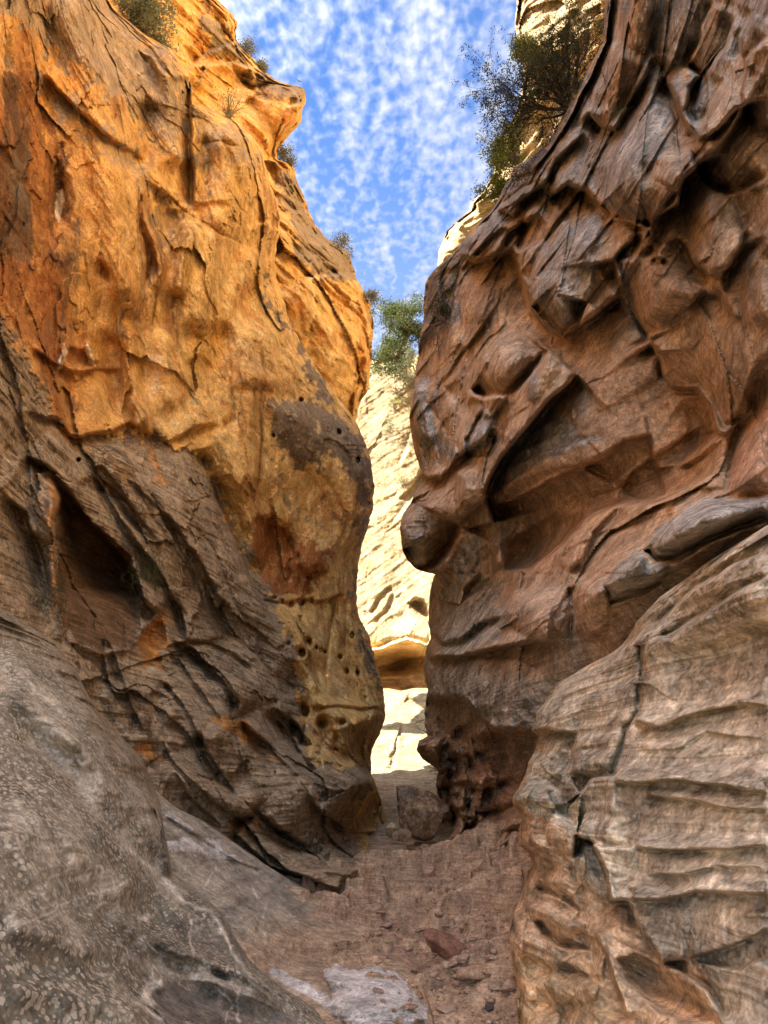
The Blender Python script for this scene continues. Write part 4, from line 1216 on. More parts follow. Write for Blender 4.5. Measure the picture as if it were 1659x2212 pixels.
def FC_sculpt(f, X, D, n):
    w = X + .9 * np.stack([fbm(X * .25, 3), fbm(X * .25 + 31, 3), fbm(X * .25 + 77, 3)], -1)
    q = (w * np.array([.9, .3, .2])) + np.stack([w[..., 2] * -.5, 0 * w[..., 2], w[..., 2] * .15], -1)
    g1, t1, r1 = voro(q * .7)
    f.facet = r1
    alc = f.mask(0, "780,1400 882,1376 940,1392 940,1484 780,1490", 10)
    lo = 1 - .55 * sst(1470, 1500, f.v)
    h = (.06 * t1 + .10 * (r1 - .5)) * lo + .35 * fbm(X * .35, 5, .55) * lo + .07 * fbm(X * 1.3, 6, .6)
    s = bedcoord(X, (-.55, .1, .8), .5, .3)
    h += strata(X, s, (.45, 1.3, 4), (.03, .04, .03)) * lo + .05 * lo * fbm(X * .9 + 3, 5, .6, ridge=True)
    return h * (1 - .75 * alc)

def FC_colour(f, X, H):
    n = fbm(X * .45, 5, .6)
    n2 = fbm(X * 1.6 + 5, 5, .62)
    s = bedcoord(X, (-.55, .1, .8), .5, .3)
    b = fbm(np.stack([X[..., 0] * .2, X[..., 1] * .2, s * 1.7], -1), 4)
    col = lerp(np.broadcast_to(CREAM, X.shape), WHITE * .95, sst(0, .4, n2))
    col = lerp(col, np.array([.42, .29, .145]), sst(.05, .4, n + .5 * b) * .75)
    col = lerp(col, np.array([.30, .23, .14]), sst(.2, .5, n2 + .5 * b - .1) * .6 * sst(1500, 1380, f.v))
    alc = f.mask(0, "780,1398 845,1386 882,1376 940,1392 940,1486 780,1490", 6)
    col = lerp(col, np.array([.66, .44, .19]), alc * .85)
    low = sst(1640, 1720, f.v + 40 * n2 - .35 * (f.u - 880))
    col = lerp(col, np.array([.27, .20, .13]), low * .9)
    grn = sst(860, 790, f.v) * sst(.0, .35, n2)
    col = lerp(col, np.array([.20, .20, .10]), grn * .5)
    return col, low * .6, np.full(H.shape, .5)

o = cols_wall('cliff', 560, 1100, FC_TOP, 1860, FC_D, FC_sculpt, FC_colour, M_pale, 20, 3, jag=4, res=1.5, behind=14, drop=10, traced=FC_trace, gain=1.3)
tag(o, 'blazing sunlit pale cliff with a shadowed roofed alcove, closing the far end of the passage', 'cliff', kind='structure')
# ================================================================== FOREGROUND SLICKROCK
L0_TOP = ("-900:740 -300:1120 -250:1150 -100:1240 0:1312 60:1350 120:1390 160:1440 190:1500 215:1540 240:1572 280:1608 310:1645 328:1690 345:1730 352:1780 362:1830 372:1880 400:1905 440:1935 475:1965 490:1990 510:2030 540:2075 580:2110 620:2140 680:2175 730:2215 800:2270")
L0_D = ("-300,1150,4.6 -250,2300,1.7 -200,2212,1.9 0,2212,2.3 300,2212,3.2 600,2200,4.3 0,1900,3 0,1600,4.3 0,1400,5.6 0,1312,6.2 -250,1500,3.6 200,1900,4 200,1600,5.6 190,1500,6.2 345,1730,6.5 365,1850,5.8 300,1800,5.2 480,1970,5.3 400,2000,4.8 580,2110,4.95 450,2150,4.1 700,2195,4.85 800,2280,4.5 300,2350,2.7 -250,1900,2.4 -900,760,3.3 -900,1500,2 -900,2480,1.25 0,2480,1.9 500,2480,2.7 800,2480,3.3")

def L0_trace(f):
    f.S(5, "380,100 470,190 560,270 620,340 655,430 690,520 640,580 560,480 480,400 380,300 330,150", 12, 30)
    f.R(5, "200,130 330,300 450,450 560,520 660,570", 14, 40)
    f.R(7, "0,1010 200,1150 380,1330 560,1500 640,1640 800,1830 900,1960 1000,2060", 20, 24, .05)
    f.R(7, "0,880 120,980 260,1110 380,1230 480,1330", 14, 24, .1)
    f.R(7, "60,1150 240,1330 380,1480 520,1640 640,1760", -14, 30, .1)
    f.R(7, "0,1400 180,1500 330,1620 480,1760", 12, 28, .1)
    f.R(7, "380,1810 520,1900 650,1960 830,2020 1000,2090 1100,2130", 22, 18, .08)
    f.R(7, "300,1960 480,2010 620,2040 800,2110", -18, 26, .1)
    f.R(7, "0,2080 200,2100 420,2150 560,2200", 14, 30, .15)
    f.R(5, "640,560 690,700 750,820", 14, 24)
    f.R(5, "330,430 440,560 560,700 700,830 800,940", 10, 40)
    f.R(5, "0,560 140,640 300,760 480,880 640,960", 14, 70)
    f.R(5, "0,1020 200,1080 480,1180 700,1240 950,1290 1200,1380", 20, 34, .1)
    f.R(5, "1180,1330 1060,1280 940,1250 800,1230 560,1200", -10, 24)
    f.L(5, "950,1060 1000,1180 1060,1260 1130,1330 1240,1400", -16, 14, 16)
    f.S(5, "910,1240 960,1240 1000,1275 980,1292 920,1265", -8, 6)
    f.R(5, "420,960 620,1040 760,1060", -10, 40)
    f.R(5, "350,1000 460,1080 560,1160", 10, 30)
    f.S(5, "540,1290 620,1260 900,1290 1180,1400 1240,1475 640,1475", -12, 40)
    f.L(5, "610,1380 680,1420 740,1475", 8, 20, 20)
    f.E(5, "650,1310,60,40", 5, 3)
    f.L(5, "670,540 690,600 720,690", 14, 16, 16)

def L0_sculpt(f, X, D, n):
    s = bedcoord(X, (.04, .05, 1), .10, .8)
    f.s = s
    h = .10 * fbm(X * .7, 4, .5) + .012 * fbm(X * 3.5, 5, .55) + strata(X, s, (3, 9, 26), (.004, .005, .003), .6)
    top = sst(90, 20, f.V - curve1(L0_TOP, f.U)) * sst(420, 340, f.U)
    return h + top * strata(X, s, (7, 15), (.04, .02))

def L0_colour(f, X, H):
    n = fbm(X * 1.0, 5, .6)
    n2 = fbm(X * 5 + 5, 5, .62)
    b = fbm(np.stack([X[..., 0] * .6, X[..., 1] * .6, f.s * 14], -1), 4)
    col = lerp(np.broadcast_to(np.array([.22, .195, .145]), X.shape), np.array([.40, .35, .26]), sst(-.05, .5, n + .4 * n2))
    col = lerp(col, np.array([.10, .087, .064]), sst(.0, .45, n2 * .6 + b * .3 - n * .6) * .85)
    rg = np.maximum.reduce([f.mask(5, "900,1290 1200,1400 1300,1475 640,1475 700,1330", 40), f.mask(5, "700,1000 960,1020 1040,1200 860,1190", 30) * .6])
    col = lerp(col, np.array([.16, .14, .118]), rg * .7)
    ed = sst(110, 30, f.V - curve1(L0_TOP, f.U)) * sst(420, 330, f.U)
    col = lerp(col, PATINA * .85, ed * .7)
    worn = np.maximum.reduce([f.stroke(5, "0,560 140,640 300,760 480,880 640,960", 30), f.stroke(5, "200,130 330,300 450,450 560,520 660,570", 18), f.stroke(5, "330,430 440,560 560,700 700,830 800,940", 18), f.stroke(5, "100,60 200,200 330,420 450,600", 24) * .8, f.stroke(5, "0,1020 200,1080 480,1180 700,1240 950,1290 1200,1380", 14)])
    col = lerp(col, np.array([.53, .465, .365]), worn * sst(-.35, .25, n2 + .3 * b) * .7)
    v = 0
    for s, wd, st in (("-10,1075 100,1040 200,1000 330,930 480,890 560,850", 2.0, .8), ("110,1070 240,1010 400,930", 1.6, .5), ("530,690 600,760 700,840 760,900 830,960 900,990 960,1060 1000,1170 1060,1250 1130,1300 1230,1380", 5, .9), ("190,880 210,840 300,810 370,800", 2.2, .7),
                      ("640,1270 680,1300 640,1340 600,1380 650,1420 700,1460", 7, 1), ("700,1290 640,1310 620,1350 660,1400", 6, 1), ("600,1020 640,1010 620,1030", 5, 1), ("830,1010 820,1100 835,1190", 2.6, .8), ("510,1110 540,1160 560,1190", 3, .8), ("470,1290 500,1240 520,1210", 2, .7),
                      ("1030,1320 1020,1400 1035,1475", 3, .8), ("920,1310 960,1340 1000,1370", 3, .7), ("970,1475 985,1420 1010,1380", 2, .7), ("590,680 640,665 680,670", 3, .7), ("660,1230 665,1290 690,1330", 3, .7), ("420,980 440,950 480,940", 2, .6), ("180,910 205,940", 3, .7), ("540,1060 640,1130 700,1180 800,1210", 2.4, .7),
                      ("760,1270 800,1240 770,1300 820,1330", 2, .5), ("120,430 130,480", 3, .6), ("220,200 235,230", 4, .7)):
        v = np.maximum(v, f.stroke(5, s, wd) * st)
    col = lerp(col, np.array([.72, .65, .53]), np.clip(v * (.9 + 1.0 * n2), 0, 1) * .9)
    fl = np.clip(1 - rg - .5 * ed, 0, 1) * sst(-.5, -.05, n + .15 * b + .1) * (1 - np.clip(v, 0, 1))
    return col, fl, np.full(H.shape, .5)

M_slick = rock_mat('grey_slickrock', 1.6, fleck=(.48, .42, .315), fleck_scale=44., fleck_stretch=(1., .62, .8), bed=(.04, .05, 1), bed_freq=60, bump=.008, bed_amt=.10, fleck_tilt=.6)
o = cols_wall('slickrock', -900, 780, L0_TOP, 2480, L0_D, L0_sculpt, L0_colour, M_slick, 40, .6, jag=2, behind=2.2, drop=60, traced=L0_trace, gain=1.1)
tag(o, 'smooth grey slickrock slope covered in pale lichen flecks, bottom left foreground', 'rock slope', kind='structure')

MD_TOP = "300:1680 330:1700 345:1715 380:1745 430:1768 470:1793 520:1830 580:1872 640:1905 700:1930 750:1946 780:1962 790:1985 810:2000 850:2030 890:2075 915:2120 935:2180 940:2230"
MD_D = ("300,1680,8.4 345,1720,8 400,1800,7.4 470,1800,8.3 600,1885,8.9 700,1935,8.9 780,1965,8.4 790,1995,7.8 500,1950,6.6 600,2000,6.7 700,2050,6.5 800,2050,6.7 850,2095,6.05 915,2160,5.35 800,2180,5.05 700,2150,5.35 600,2080,5.9 650,2212,4.8 900,2235,4.6 650,2300,4 360,1880,6.6 400,2100,5 940,2300,4.1")

def MD_trace(f):
    f.L(5, "700,560 820,640 900,690 1040,780 1150,820", 8, 20, 20)
    f.S(5, "725,690 800,670 960,720 1050,760 960,770 800,740 730,735", 8, 8)
    f.L(5, "980,1000 1200,1000 1350,1040 1560,1040 1640,1060", -8, 30, 16)
    f.L(5, "1180,990 1330,940 1480,940 1580,1020", -8, 30, 14)
    f.S(5, "1385,1265 1440,1222 1560,1250 1640,1215 1760,1290 1835,1400 1830,1460 1780,1500 1500,1475 1400,1400 1440,1330", 20, 22)
    f.L(5, "1840,1380 1800,1310 1700,1240", -6, 10, 10)
    f.S(5, "1500,960 1560,950 1590,1025 1530,1010", 8, 10)
    f.L(5, "1090,1140 1200,1130 1340,1160 1480,1210", -7, 20, 14)

def MD_sculpt(f, X, D, n):
    s = bedcoord(X, (.04, .05, 1), .10, .8)
    f.s = s
    crust = f.mask(5, "1385,1265 1440,1222 1560,1250 1640,1215 1760,1290 1835,1400 1830,1460 1780,1500 1500,1475 1400,1400 1440,1330", 10)
    f.crust = crust
    return .06 * fbm(X * 1.1, 4, .5) + .014 * fbm(X * 4, 5, .6) + strata(X, s, (4, 11, 28), (.006, .006, .003), .6) + crust * .016 * fbm(X * 7, 5, .65, ridge=True)

def MD_colour(f, X, H):
    n = fbm(X * 1.0, 5, .6)
    n2 = fbm(X * 5 + 5, 5, .62)
    b = fbm(np.stack([X[..., 0] * .6, X[..., 1] * .6, f.s * 14], -1), 4)
    col = lerp(np.broadcast_to(np.array([.35, .30, .225]), X.shape), np.array([.45, .38, .28]), sst(-.05, .45, n2 + .3 * n))
    col = lerp(col, np.array([.19, .17, .14]), sst(.1, .45, b + .3 * n) * .75)
    red = sst(0, 120, (f.u - 560) * .45 + (f.v - 1960))
    col = lerp(col, np.array([.42, .285, .175]), red * (.75 + .25 * sst(-.2, .3, n)))
    w = 1.1 * np.maximum.reduce([f.mask(5, "725,690 800,672 960,725 1050,765 960,772 800,742 730,735", 1), f.stroke(5, "720,560 760,590 830,640", 7), f.stroke(5, "860,690 940,690 960,740", 8), f.crust, f.stroke(5, "1160,1230 1260,1290 1400,1370 1500,1460", 14) * .9, f.stroke(5, "1210,1000 1280,1010", 3) * .5,
                           f.stroke(5, "1280,1120 1400,1160 1500,1200", 5) * .6, f.stroke(5, "930,790 910,850 880,890", 2) * .7, f.stroke(5, "1080,880 1110,940", 2.2) * .7, f.stroke(5, "1150,960 1130,1050 1170,1130", 2) * .6, f.stroke(5, "1600,1110 1590,1180", 3) * .5, f.stroke(5, "1230,820 1300,870 1400,890", 5) * .6])
    col = lerp(col, np.array([.60, .555, .49]), sst(.3, .65, w * .95 + .4 * n2))
    fl = (1 - red) * sst(-.2, .2, n) * .7
    return col, fl, np.full(H.shape, .6) * (1 - f.crust)

M_mid = rock_mat('grey_red_slickrock', 1.5, fleck=(.40, .34, .26), fleck_scale=24., bed=(.04, .05, 1), bed_freq=50, bump=.012, bed_amt=.22)
o = cols_wall('slickrock', 300, 940, MD_TOP, 2320, MD_D, MD_sculpt, MD_colour, M_mid, 26, .35, jag=2.5, behind=1.2, drop=40, traced=MD_trace)
tag(o, 'low grey to rust slickrock apron with a pale crusted end beside the sandy floor', 'rock slope', kind='structure')

# ================================================================== GROUND: one sheet
def axis(lo, hi, step, far, n):
    core = np.arange(lo, hi, step)
    g = np.geomspace(step * 1.5, far, n)
    return np.r_[lo - g[::-1], core, hi + g]

gx = axis(-1.4, 2.4, .014, 4000, 60)
gy = np.r_[4.4 - np.geomspace(.03, 4000, 60)[::-1], np.arange(4.4, 9.5, .014), np.arange(9.5, 14, .022), np.arange(14, 22, .05), 22 + np.geomspace(.08, 4000, 60)]
GX, GY = np.meshgrid(gx, gy)
G3 = np.stack([GX, GY, np.zeros_like(GX)], -1)

def ground_z(G):
    x, y = G[..., 0], G[..., 1]
    near = sst(40, 20, np.hypot(x, y))
    # bedrock: thin beds tilted away from the viewer, broken into ledges, climbing to the right wall
    wob = .55 * fbm(G * np.array([.9, .5, 1]) + 4, 4) + .10 * fbm(G * 4 + 9, 4)
    wob = wob + .35 * fbm(G * np.array([1.8, .9, 1]) + 14, 3)
    ledge = 0
    for per, h, o_, sl in ((.95, .15, 0., .55), (.47, .10, 3.1, -.25), (.23, .04, 7.7, .2)):
        q = (y + sl * x + wob * (1 if per > .5 else .8) + o_) / per
        i = np.floor(q)
        fr = q - i
        amp = .45 + .9 * ((np.sin(i * 12.9898 + o_) * 43758.5453) % 1)
        ledge = ledge + h * amp * (sst(0, .07, fr) * (1 - fr) ** .8)
    rock = sst(6.0, 6.7, y + .5 * x + .35 * fbm(G * 1.3, 3)) * sst(14.5, 12, y)
    rock = np.maximum(rock, sst(.75, 1.0, x - .03 * y + .1 * fbm(G * 2, 3)) * sst(5.0, 5.6, y) * sst(14.5, 12, y))
    ramp_ = .42 * np.clip(x - .25 - .02 * (y - 6), 0, 1.2) ** 1.2 * sst(5.2, 6.5, y)
    z = -.05 + near * (.03 * fbm(G * 1.1, 4) + .016 * fbm(G * 5, 5, .6) + .007 * fbm(G * 22, 3, .6))
    wq = np.stack([x * 1.5 + .5 * y, y * 1.1 - .3 * x, 0 * x], -1) + .28 * np.stack([fbm(G * 1.2, 3), fbm(G * 1.2 + 30, 3), 0 * x], -1)
    vg, vt, vr = voro(wq)
    vg2, vt2, vr2 = voro(wq * 2.6 + 5)
    ledge = ledge * (.5 + .8 * vr) + .05 * (vr - .5) + .09 * vt + .015 * (vr2 - .5) + .03 * vt2 + .035 * (vr > .62) * sst(0, .10, vg) - .05 * np.exp(-vg / .06) - .02 * np.exp(-vg2 / .06)
    z = z + near * (rock * (ledge - .03) + ramp_ * rock + rock * .010 * fbm(G * 9, 5, .6))
    return z

def rockiness(G):
    x, y = G[..., 0], G[..., 1]
    return sst(6.0, 6.7, y + .5 * x + .35 * fbm(G * 1.3, 3)) * sst(14.5, 12, y)

GZ = ground_z(G3)
X = np.stack([GX, GY, GZ], -1)
n = fbm(X * 1.3, 5, .6)
n2 = fbm(X * 7, 5, .62)
gcol = lerp(np.broadcast_to(np.array([.39, .262, .155]), X.shape), np.array([.32, .20, .115]), sst(-.1, .4, n2))
gcol = lerp(gcol, np.array([.48, .345, .235]), sst(0, .5, n))
rk = rockiness(G3)
rc = lerp(np.broadcast_to(np.array([.42, .285, .175]), X.shape), np.array([.30, .19, .125]), sst(-.1, .35, fbm(X * np.array([2.5, 2.5, 6.]), 5, .6)))
rc = lerp(rc, np.array([.46, .32, .21]), sst(.1, .45, n2 + .4 * n))
gcol = lerp(gcol, rc, rk)
gcol = lerp(gcol, np.array([.48, .34, .20]), sst(30, 90, np.hypot(GX, GY)))
M_floor = rock_mat('red_sand', 2.0, bed=(.05, .12, 1), bed_freq=55, bump=.016, grain=.32, bed_amt=.18)
o = link_mesh('ground', X.reshape(-1, 3), grid_quads(len(gy), len(gx)), M_floor)
set_attr(o, 'Col', gcol)
set_attr(o, 'fleck', np.zeros(GX.shape))
set_attr(o, 'beds', .9 * rockiness(G3))
tag(o, 'narrow reddish sandy canyon floor with low bedrock steps', 'ground', kind='structure')

# unseen wall added left of the camera to keep the sun out of the slot
yy = np.linspace(-7, 13, 90)
zz = np.linspace(-1, 44, 80)
YY, ZZ = np.meshgrid(yy, zz)
B3 = np.stack([np.zeros_like(YY), YY, ZZ], -1)
XX = -7.4 - .28 * np.clip(YY - 4, 0, 20) - .06 * ZZ + 1.6 * fbm(B3 * .16, 5)
X = np.stack([XX, YY, ZZ], -1)
Xb = X + np.array([-14, 0, 0])
M_back = M_left
o = link_mesh('cliff', np.concatenate([X, Xb[-1:]], 0).reshape(-1, 3), grid_quads(81, 90), M_back)
nb = fbm(np.concatenate([X, Xb[-1:]], 0) * .6, 5)
set_attr(o, 'Col', lerp(np.broadcast_to(GOLD, nb.shape + (3,)), ORANGE, sst(-.1, .4, nb)))
set_attr(o, 'fleck', np.zeros(nb.shape))
set_attr(o, 'beds', np.full(nb.shape, .5))
tag(o, 'unseen golden wall added past the left edge to block the sun, beside the viewer', 'cliff', kind='structure')

# unseen cliff added above the right wall, bouncing sun onto the golden wall
yy = np.linspace(-30, 42, 90)
zz = np.linspace(13, 64, 70)
YY, ZZ = np.meshgrid(yy, zz)
B3 = np.stack([np.zeros_like(YY), YY, ZZ], -1)
XX = 13.5 + .22 * (ZZ - 13) + .12 * np.clip(YY, 0, 60) + 2.2 * fbm(B3 * .12, 5)
X = np.stack([XX, YY, ZZ], -1)
Xa = X[:1] * np.array([0, 1, 1]) + np.array([6.5, 0, -.5])
Xb = X[-1:] + np.array([20, 0, 0])
X = np.concatenate([Xa, X, Xb], 0)
o = link_mesh('cliff', X.reshape(-1, 3), grid_quads(72, 90), M_pale)
nb = fbm(X * .6, 5)
set_attr(o, 'Col', lerp(np.broadcast_to(np.array([.55, .36, .15]), nb.shape + (3,)), CREAM, sst(-.1, .4, nb)))
set_attr(o, 'fleck', np.zeros(nb.shape))
set_attr(o, 'beds', np.full(nb.shape, .5))
tag(o, 'unseen ochre cliff added above the right wall to bounce sunlight, beyond the top edge', 'cliff', kind='structure')
# ================================================================== ROCKS
bpy.context.view_layer.update()
_dg = bpy.context.evaluated_depsgraph_get()

def hit(u, v):
    """the point of the rock seen at frame position u, v"""
    a, b = (u - CU) / F, -(v - CV) / F
    d = Vector((a, cP - b * sP, sP + b * cP)).normalized()
    r = bpy.context.scene.ray_cast(_dg, Vector((0, 0, CZ)), d)
    return r[1] if r[0] else None

def rock_mesh(name, loc, size, seed, mat, base, alt, parent=None, cuts=9, sub=5, rough=.10, rot=0., fleck=0., beds=.3, tilt=0.):
    """angular rock: a ball cut by random planes, then weathered"""
    r = np.random.default_rng(seed)
    bm = bmesh.new()
    bmesh.ops.create_icosphere(bm, subdivisions=sub, radius=1)
    co = np.array([v.co[:] for v in bm.verts])
    fc = np.array([[v.index for v in f.verts] for f in bm.faces])
    bm.free()
    lim = np.ones(len(co)) * 1.15
    for _ in range(cuts):
        n = r.normal(size=3)
        n /= np.linalg.norm(n)
        dd = r.uniform(.55, .85)
        c = co @ n
        lim = np.minimum(lim, np.where(c > .05, dd / np.maximum(c, .05), 9))
    co = co * lim[:, None]
    off = r.uniform(-50, 50, 3)
    sz = np.array(size)
    nz = fbm(co * 1.6 + off, 6, .58)
    co = co * (1 + rough * nz[:, None] * 2.2 + .5 * rough * fbm(co * 6 + off, 4, .6)[:, None])
    co = co * sz
    ca, sa = math.cos(rot), math.sin(rot)
    ct, st_ = math.cos(tilt), math.sin(tilt)
    co = np.stack([co[:, 0] * ct - co[:, 2] * st_, co[:, 1], co[:, 0] * st_ + co[:, 2] * ct], -1)
    co = np.stack([co[:, 0] * ca - co[:, 1] * sa, co[:, 0] * sa + co[:, 1] * ca, co[:, 2]], -1)
    o = link_mesh(name, co, np.zeros((0, 4), int), mat, parent, smooth=max(size) < .0, tris=fc)
    o.data.polygons.foreach_set('use_smooth', np.ones(len(fc), bool))
    n2 = fbm(co / max(size) * 2.5 + off, 5, .62)
    set_attr(o, 'Col', lerp(np.broadcast_to(np.array(base), co.shape), np.array(alt), sst(-.1, .4, n2)))
    set_attr(o, 'fleck', np.full(len(co), fleck))
    set_attr(o, 'beds', np.full(len(co), beds))
    o.location = loc
    return o

M_boulder = rock_mat('boulder_stone', 1., fleck=(.42, .34, .24), fleck_scale=12, bed=(.5, .2, .8), bed_freq=14, bump=.03, grain=.34)
BR, BR2 = (.23, .145, .08), (.34, .225, .125)
def boulder(u, v, d, size, seed, label, base=BR, alt=BR2, fleck=.5, **k):
    p = pt(u, v, d)
    o = rock_mesh('boulder', tuple(p), size, seed, M_boulder, base, alt, fleck=fleck, **k)
    return tag(o, label, 'boulder', 'boulders jammed at the end of the passage')

boulder(909, 1782, 15.4, (.47, .5, .46), 5, 'big brown angular boulder wedged on the floor at the end of the passage', tilt=.35, rot=.3, sub=6)
boulder(884, 1734, 17.2, (.40, .4, .30), 12, 'dark brown boulder lodged behind and above the big angular one', base=(.19, .13, .085), alt=(.25, .175, .11), tilt=-.5)
boulder(936, 1752, 17.0, (.34, .4, .42), 23, 'leaning brown slab squeezed between the big boulder and the right wall', tilt=.8)
boulder(848, 1792, 15.6, (.16, .17, .16), 31, 'pale tan block left of the big boulder, at the foot of the golden wall', base=(.42, .31, .18), alt=(.5, .38, .24), fleck=.1, sub=4)
boulder(868, 1808, 14.6, (.17, .16, .14), 37, 'small rounded tan boulder leaning on the left side of the big boulder', base=(.36, .25, .14), alt=(.43, .31, .18), fleck=.2, sub=4)
boulder(889, 1826, 13.9, (.11, .1, .065), 41, 'small brown block on the floor in front of the big boulder', fleck=.1, sub=4)
boulder(917, 1832, 13.5, (.13, .1, .06), 43, 'flat brown block tucked under the front edge of the big boulder', fleck=.1, sub=4)

M_stone = rock_mat('loose_stone', 3., fleck_scale=40, bump=.006, grain=.3)
RS, RS2 = (.36, .245, .165), (.46, .33, .23)
def stone(u, v, size, seed, label, base=RS, alt=RS2, dark=False, sink=.35, **k):
    p = hit(u, v)
    if p is None:
        return
    o = rock_mesh('stone', (p.x, p.y, p.z + size[2] * (1 - sink)), size, seed, M_stone, base, alt, sub=k.pop('sub', 4), **k)
    return tag(o, label, 'stone', 'loose stones on the sandy floor')

stone(1029, 2113, (.125, .10, .055), 3, 'large flat tan slab stone lying on the sand, biggest on the floor', base=(.36, .235, .145), alt=(.43, .30, .19), tilt=.12)
stone(960, 2062, (.19, .14, .085), 8, 'dark red jagged slab leaning at the foot of the stepped bedrock', base=(.20, .10, .065), alt=(.27, .145, .09), tilt=-.3, rot=-.3)
stone(1057, 2182, (.028, .028, .02), 15, 'small round dark grey pebble alone on the sand near the bottom edge', base=(.10, .085, .075), alt=(.14, .12, .1), cuts=2, rough=.03, sink=.15)
stone(1072, 2136, (.05, .045, .03), 18, 'small brown stone between the flat slab and the right wall')
stone(1098, 2142, (.06, .05, .04), 21, 'brown stone touching the foot of the right wall near the bottom')
stone(986, 2098, (.05, .04, .022), 27, 'flat reddish chip just below the dark jagged slab')
stone(990, 2128, (.04, .03, .02), 29, 'thin chip of rock left of the large flat slab stone')
stone(1010, 2142, (.035, .035, .018), 33, 'little tan chip in front of the large flat slab stone')
stone(960, 2186, (.075, .055, .03), 35, 'low tan stone on the sand beside the pale crusted rock end')
stone(1000, 2076, (.06, .05, .03), 39, 'reddish block between the dark jagged slab and the stepped bedrock')
stone(937, 2110, (.04, .03, .02), 44, 'reddish chip on the sand just above the pale crusted rock')

# loose chips nobody could tell apart: copies of a few shapes
rc_ = np.random.default_rng(77)
protos = []
for i in range(5):
    o = rock_mesh('rock_chip', (0, 0, -5), (1, .8, .5), 200 + i, M_stone, RS if i % 2 else (.27, .165, .10), RS2, sub=3)
    protos.append(o)
n_ = 0
while n_ < 70:
    v_ = rc_.uniform(1900, 2225)
    u_ = rc_.uniform(800, 1120)
    p = hit(u_, v_)
    if p is None or p.z > .25 or p.y > 12:
        continue
    o = protos[n_ % 5] if n_ < 5 else protos[n_ % 5].copy()
    if n_ >= 5:
        C.objects.link(o)
    s_ = min(.012 + rc_.exponential(.016), .07)
    o.scale = (s_, s_ * rc_.uniform(.7, 1), s_ * rc_.uniform(.6, 1))
    o.rotation_euler = (rc_.normal() * .2, rc_.normal() * .2, rc_.uniform(0, 6.28))
    o.location = (p.x, p.y, p.z + s_ * .2)
    tag(o, 'small reddish rock chip lying loose on the sandy canyon floor', 'rock chip', 'loose rock chips on the floor')
    n_ += 1

# gravel: far too many bits to count
rg = np.random.default_rng(4)
gv, gf = [], []
ico = bmesh.new()
bmesh.ops.create_icosphere(ico, subdivisions=1, radius=1)
iv = np.array([v.co[:] for v in ico.verts])
it = np.array([[v.index for v in f.verts] for f in ico.faces])
ico.free()
for _ in range(1500):
    y = rg.uniform(4.6, 7.6) if rg.random() < .8 else rg.uniform(7.6, 14)
    x = .55 + (y - 4.6) * .06 + rg.normal() * .45
    s = min(.004 + rg.exponential(.006), .03)
    z = float(ground_z(np.array([[x, y, 0.]]))[0]) if False else 0
    gv.append((x, y, s))
gv = np.array(gv)
gz = ground_z(np.stack([gv[:, 0], gv[:, 1], np.zeros(len(gv))], -1))
V_, T_ = [], []
for (x, y, s), z in zip(gv, gz):
    T_.append(it + len(V_) * len(iv))
    V_.append((iv + rg.normal(size=iv.shape) * .22) * np.array([s * rg.uniform(.8, 1.6), s * rg.uniform(.8, 1.6), s * .6]) + np.array([x, y, z + s * .2]))
V_ = np.concatenate(V_)
o = link_mesh('gravel', V_, np.zeros((0, 4), int), M_stone, smooth=False, tris=np.concatenate(T_))
gc = np.repeat(lerp(np.broadcast_to(np.array(RS), (len(gv), 3)), np.array([.43, .31, .21]), rg.random(len(gv))), len(iv), 0)
set_attr(o, 'Col', gc)
set_attr(o, 'fleck', np.zeros(len(V_)))
set_attr(o, 'beds', np.zeros(len(V_)))
tag(o, 'scattered reddish gravel and rock chips on the sandy canyon floor', 'gravel', kind='stuff')

# ================================================================== PLANTS
class Twigs:
    def __init__(self):
        self.v, self.q, self.n = [], [], 0
    def tube(self, P_, R_, k=5):
        P_ = np.asarray(P_, float)
        t = np.gradient(P_, axis=0)
        t /= np.linalg.norm(t, axis=1, keepdims=True) + 1e-9
        ref = np.array([.31, .17, .93]) if abs(t[0][2]) < .9 else np.array([1., .1, 0])
        a = np.cross(t, ref)
        a /= np.linalg.norm(a, axis=1, keepdims=True) + 1e-9
        b = np.cross(t, a)
        th = np.arange(k) * 2 * math.pi / k
        ring = P_[:, None] + np.asarray(R_)[:, None, None] * (np.cos(th)[None, :, None] * a[:, None] + np.sin(th)[None, :, None] * b[:, None])
        self.v.append(ring.reshape(-1, 3))
        i = np.arange(len(P_) * k).reshape(len(P_), k) + self.n
        self.q.append(np.stack([i[:-1], np.roll(i[:-1], -1, 1), np.roll(i[1:], -1, 1), i[1:]], -1).reshape(-1, 4))
        self.n += len(P_) * k
    def build(self, name, mat, parent):
        return link_mesh(name, np.concatenate(self.v), np.concatenate(self.q), mat, parent)

class Leaves:
    def __init__(self):
        self.v, self.n = [], 0
    def spray(self, c, n, rad, size, rng, flat=1.):
        c = np.asarray(c, float)
        p = c + rng.normal(size=(n, 3)) * rad * np.array([1, 1, flat])
        a = rng.normal(size=(n, 3))
        a /= np.linalg.norm(a, axis=1, keepdims=True)
        b = np.cross(a, rng.normal(size=(n, 3)))
        b /= np.linalg.norm(b, axis=1, keepdims=True) + 1e-9
        s = (size * rng.uniform(.6, 1.4, n))[:, None]
        self.v.append(np.stack([p - a * s, p + b * s * .42, p + a * s, p - b * s * .42], 1).reshape(-1, 3))
        self.n += n
    def build(self, name, mat, parent):
        v = np.concatenate(self.v)
        return link_mesh(name, v, np.arange(len(v)).reshape(-1, 4), mat, parent, smooth=False)

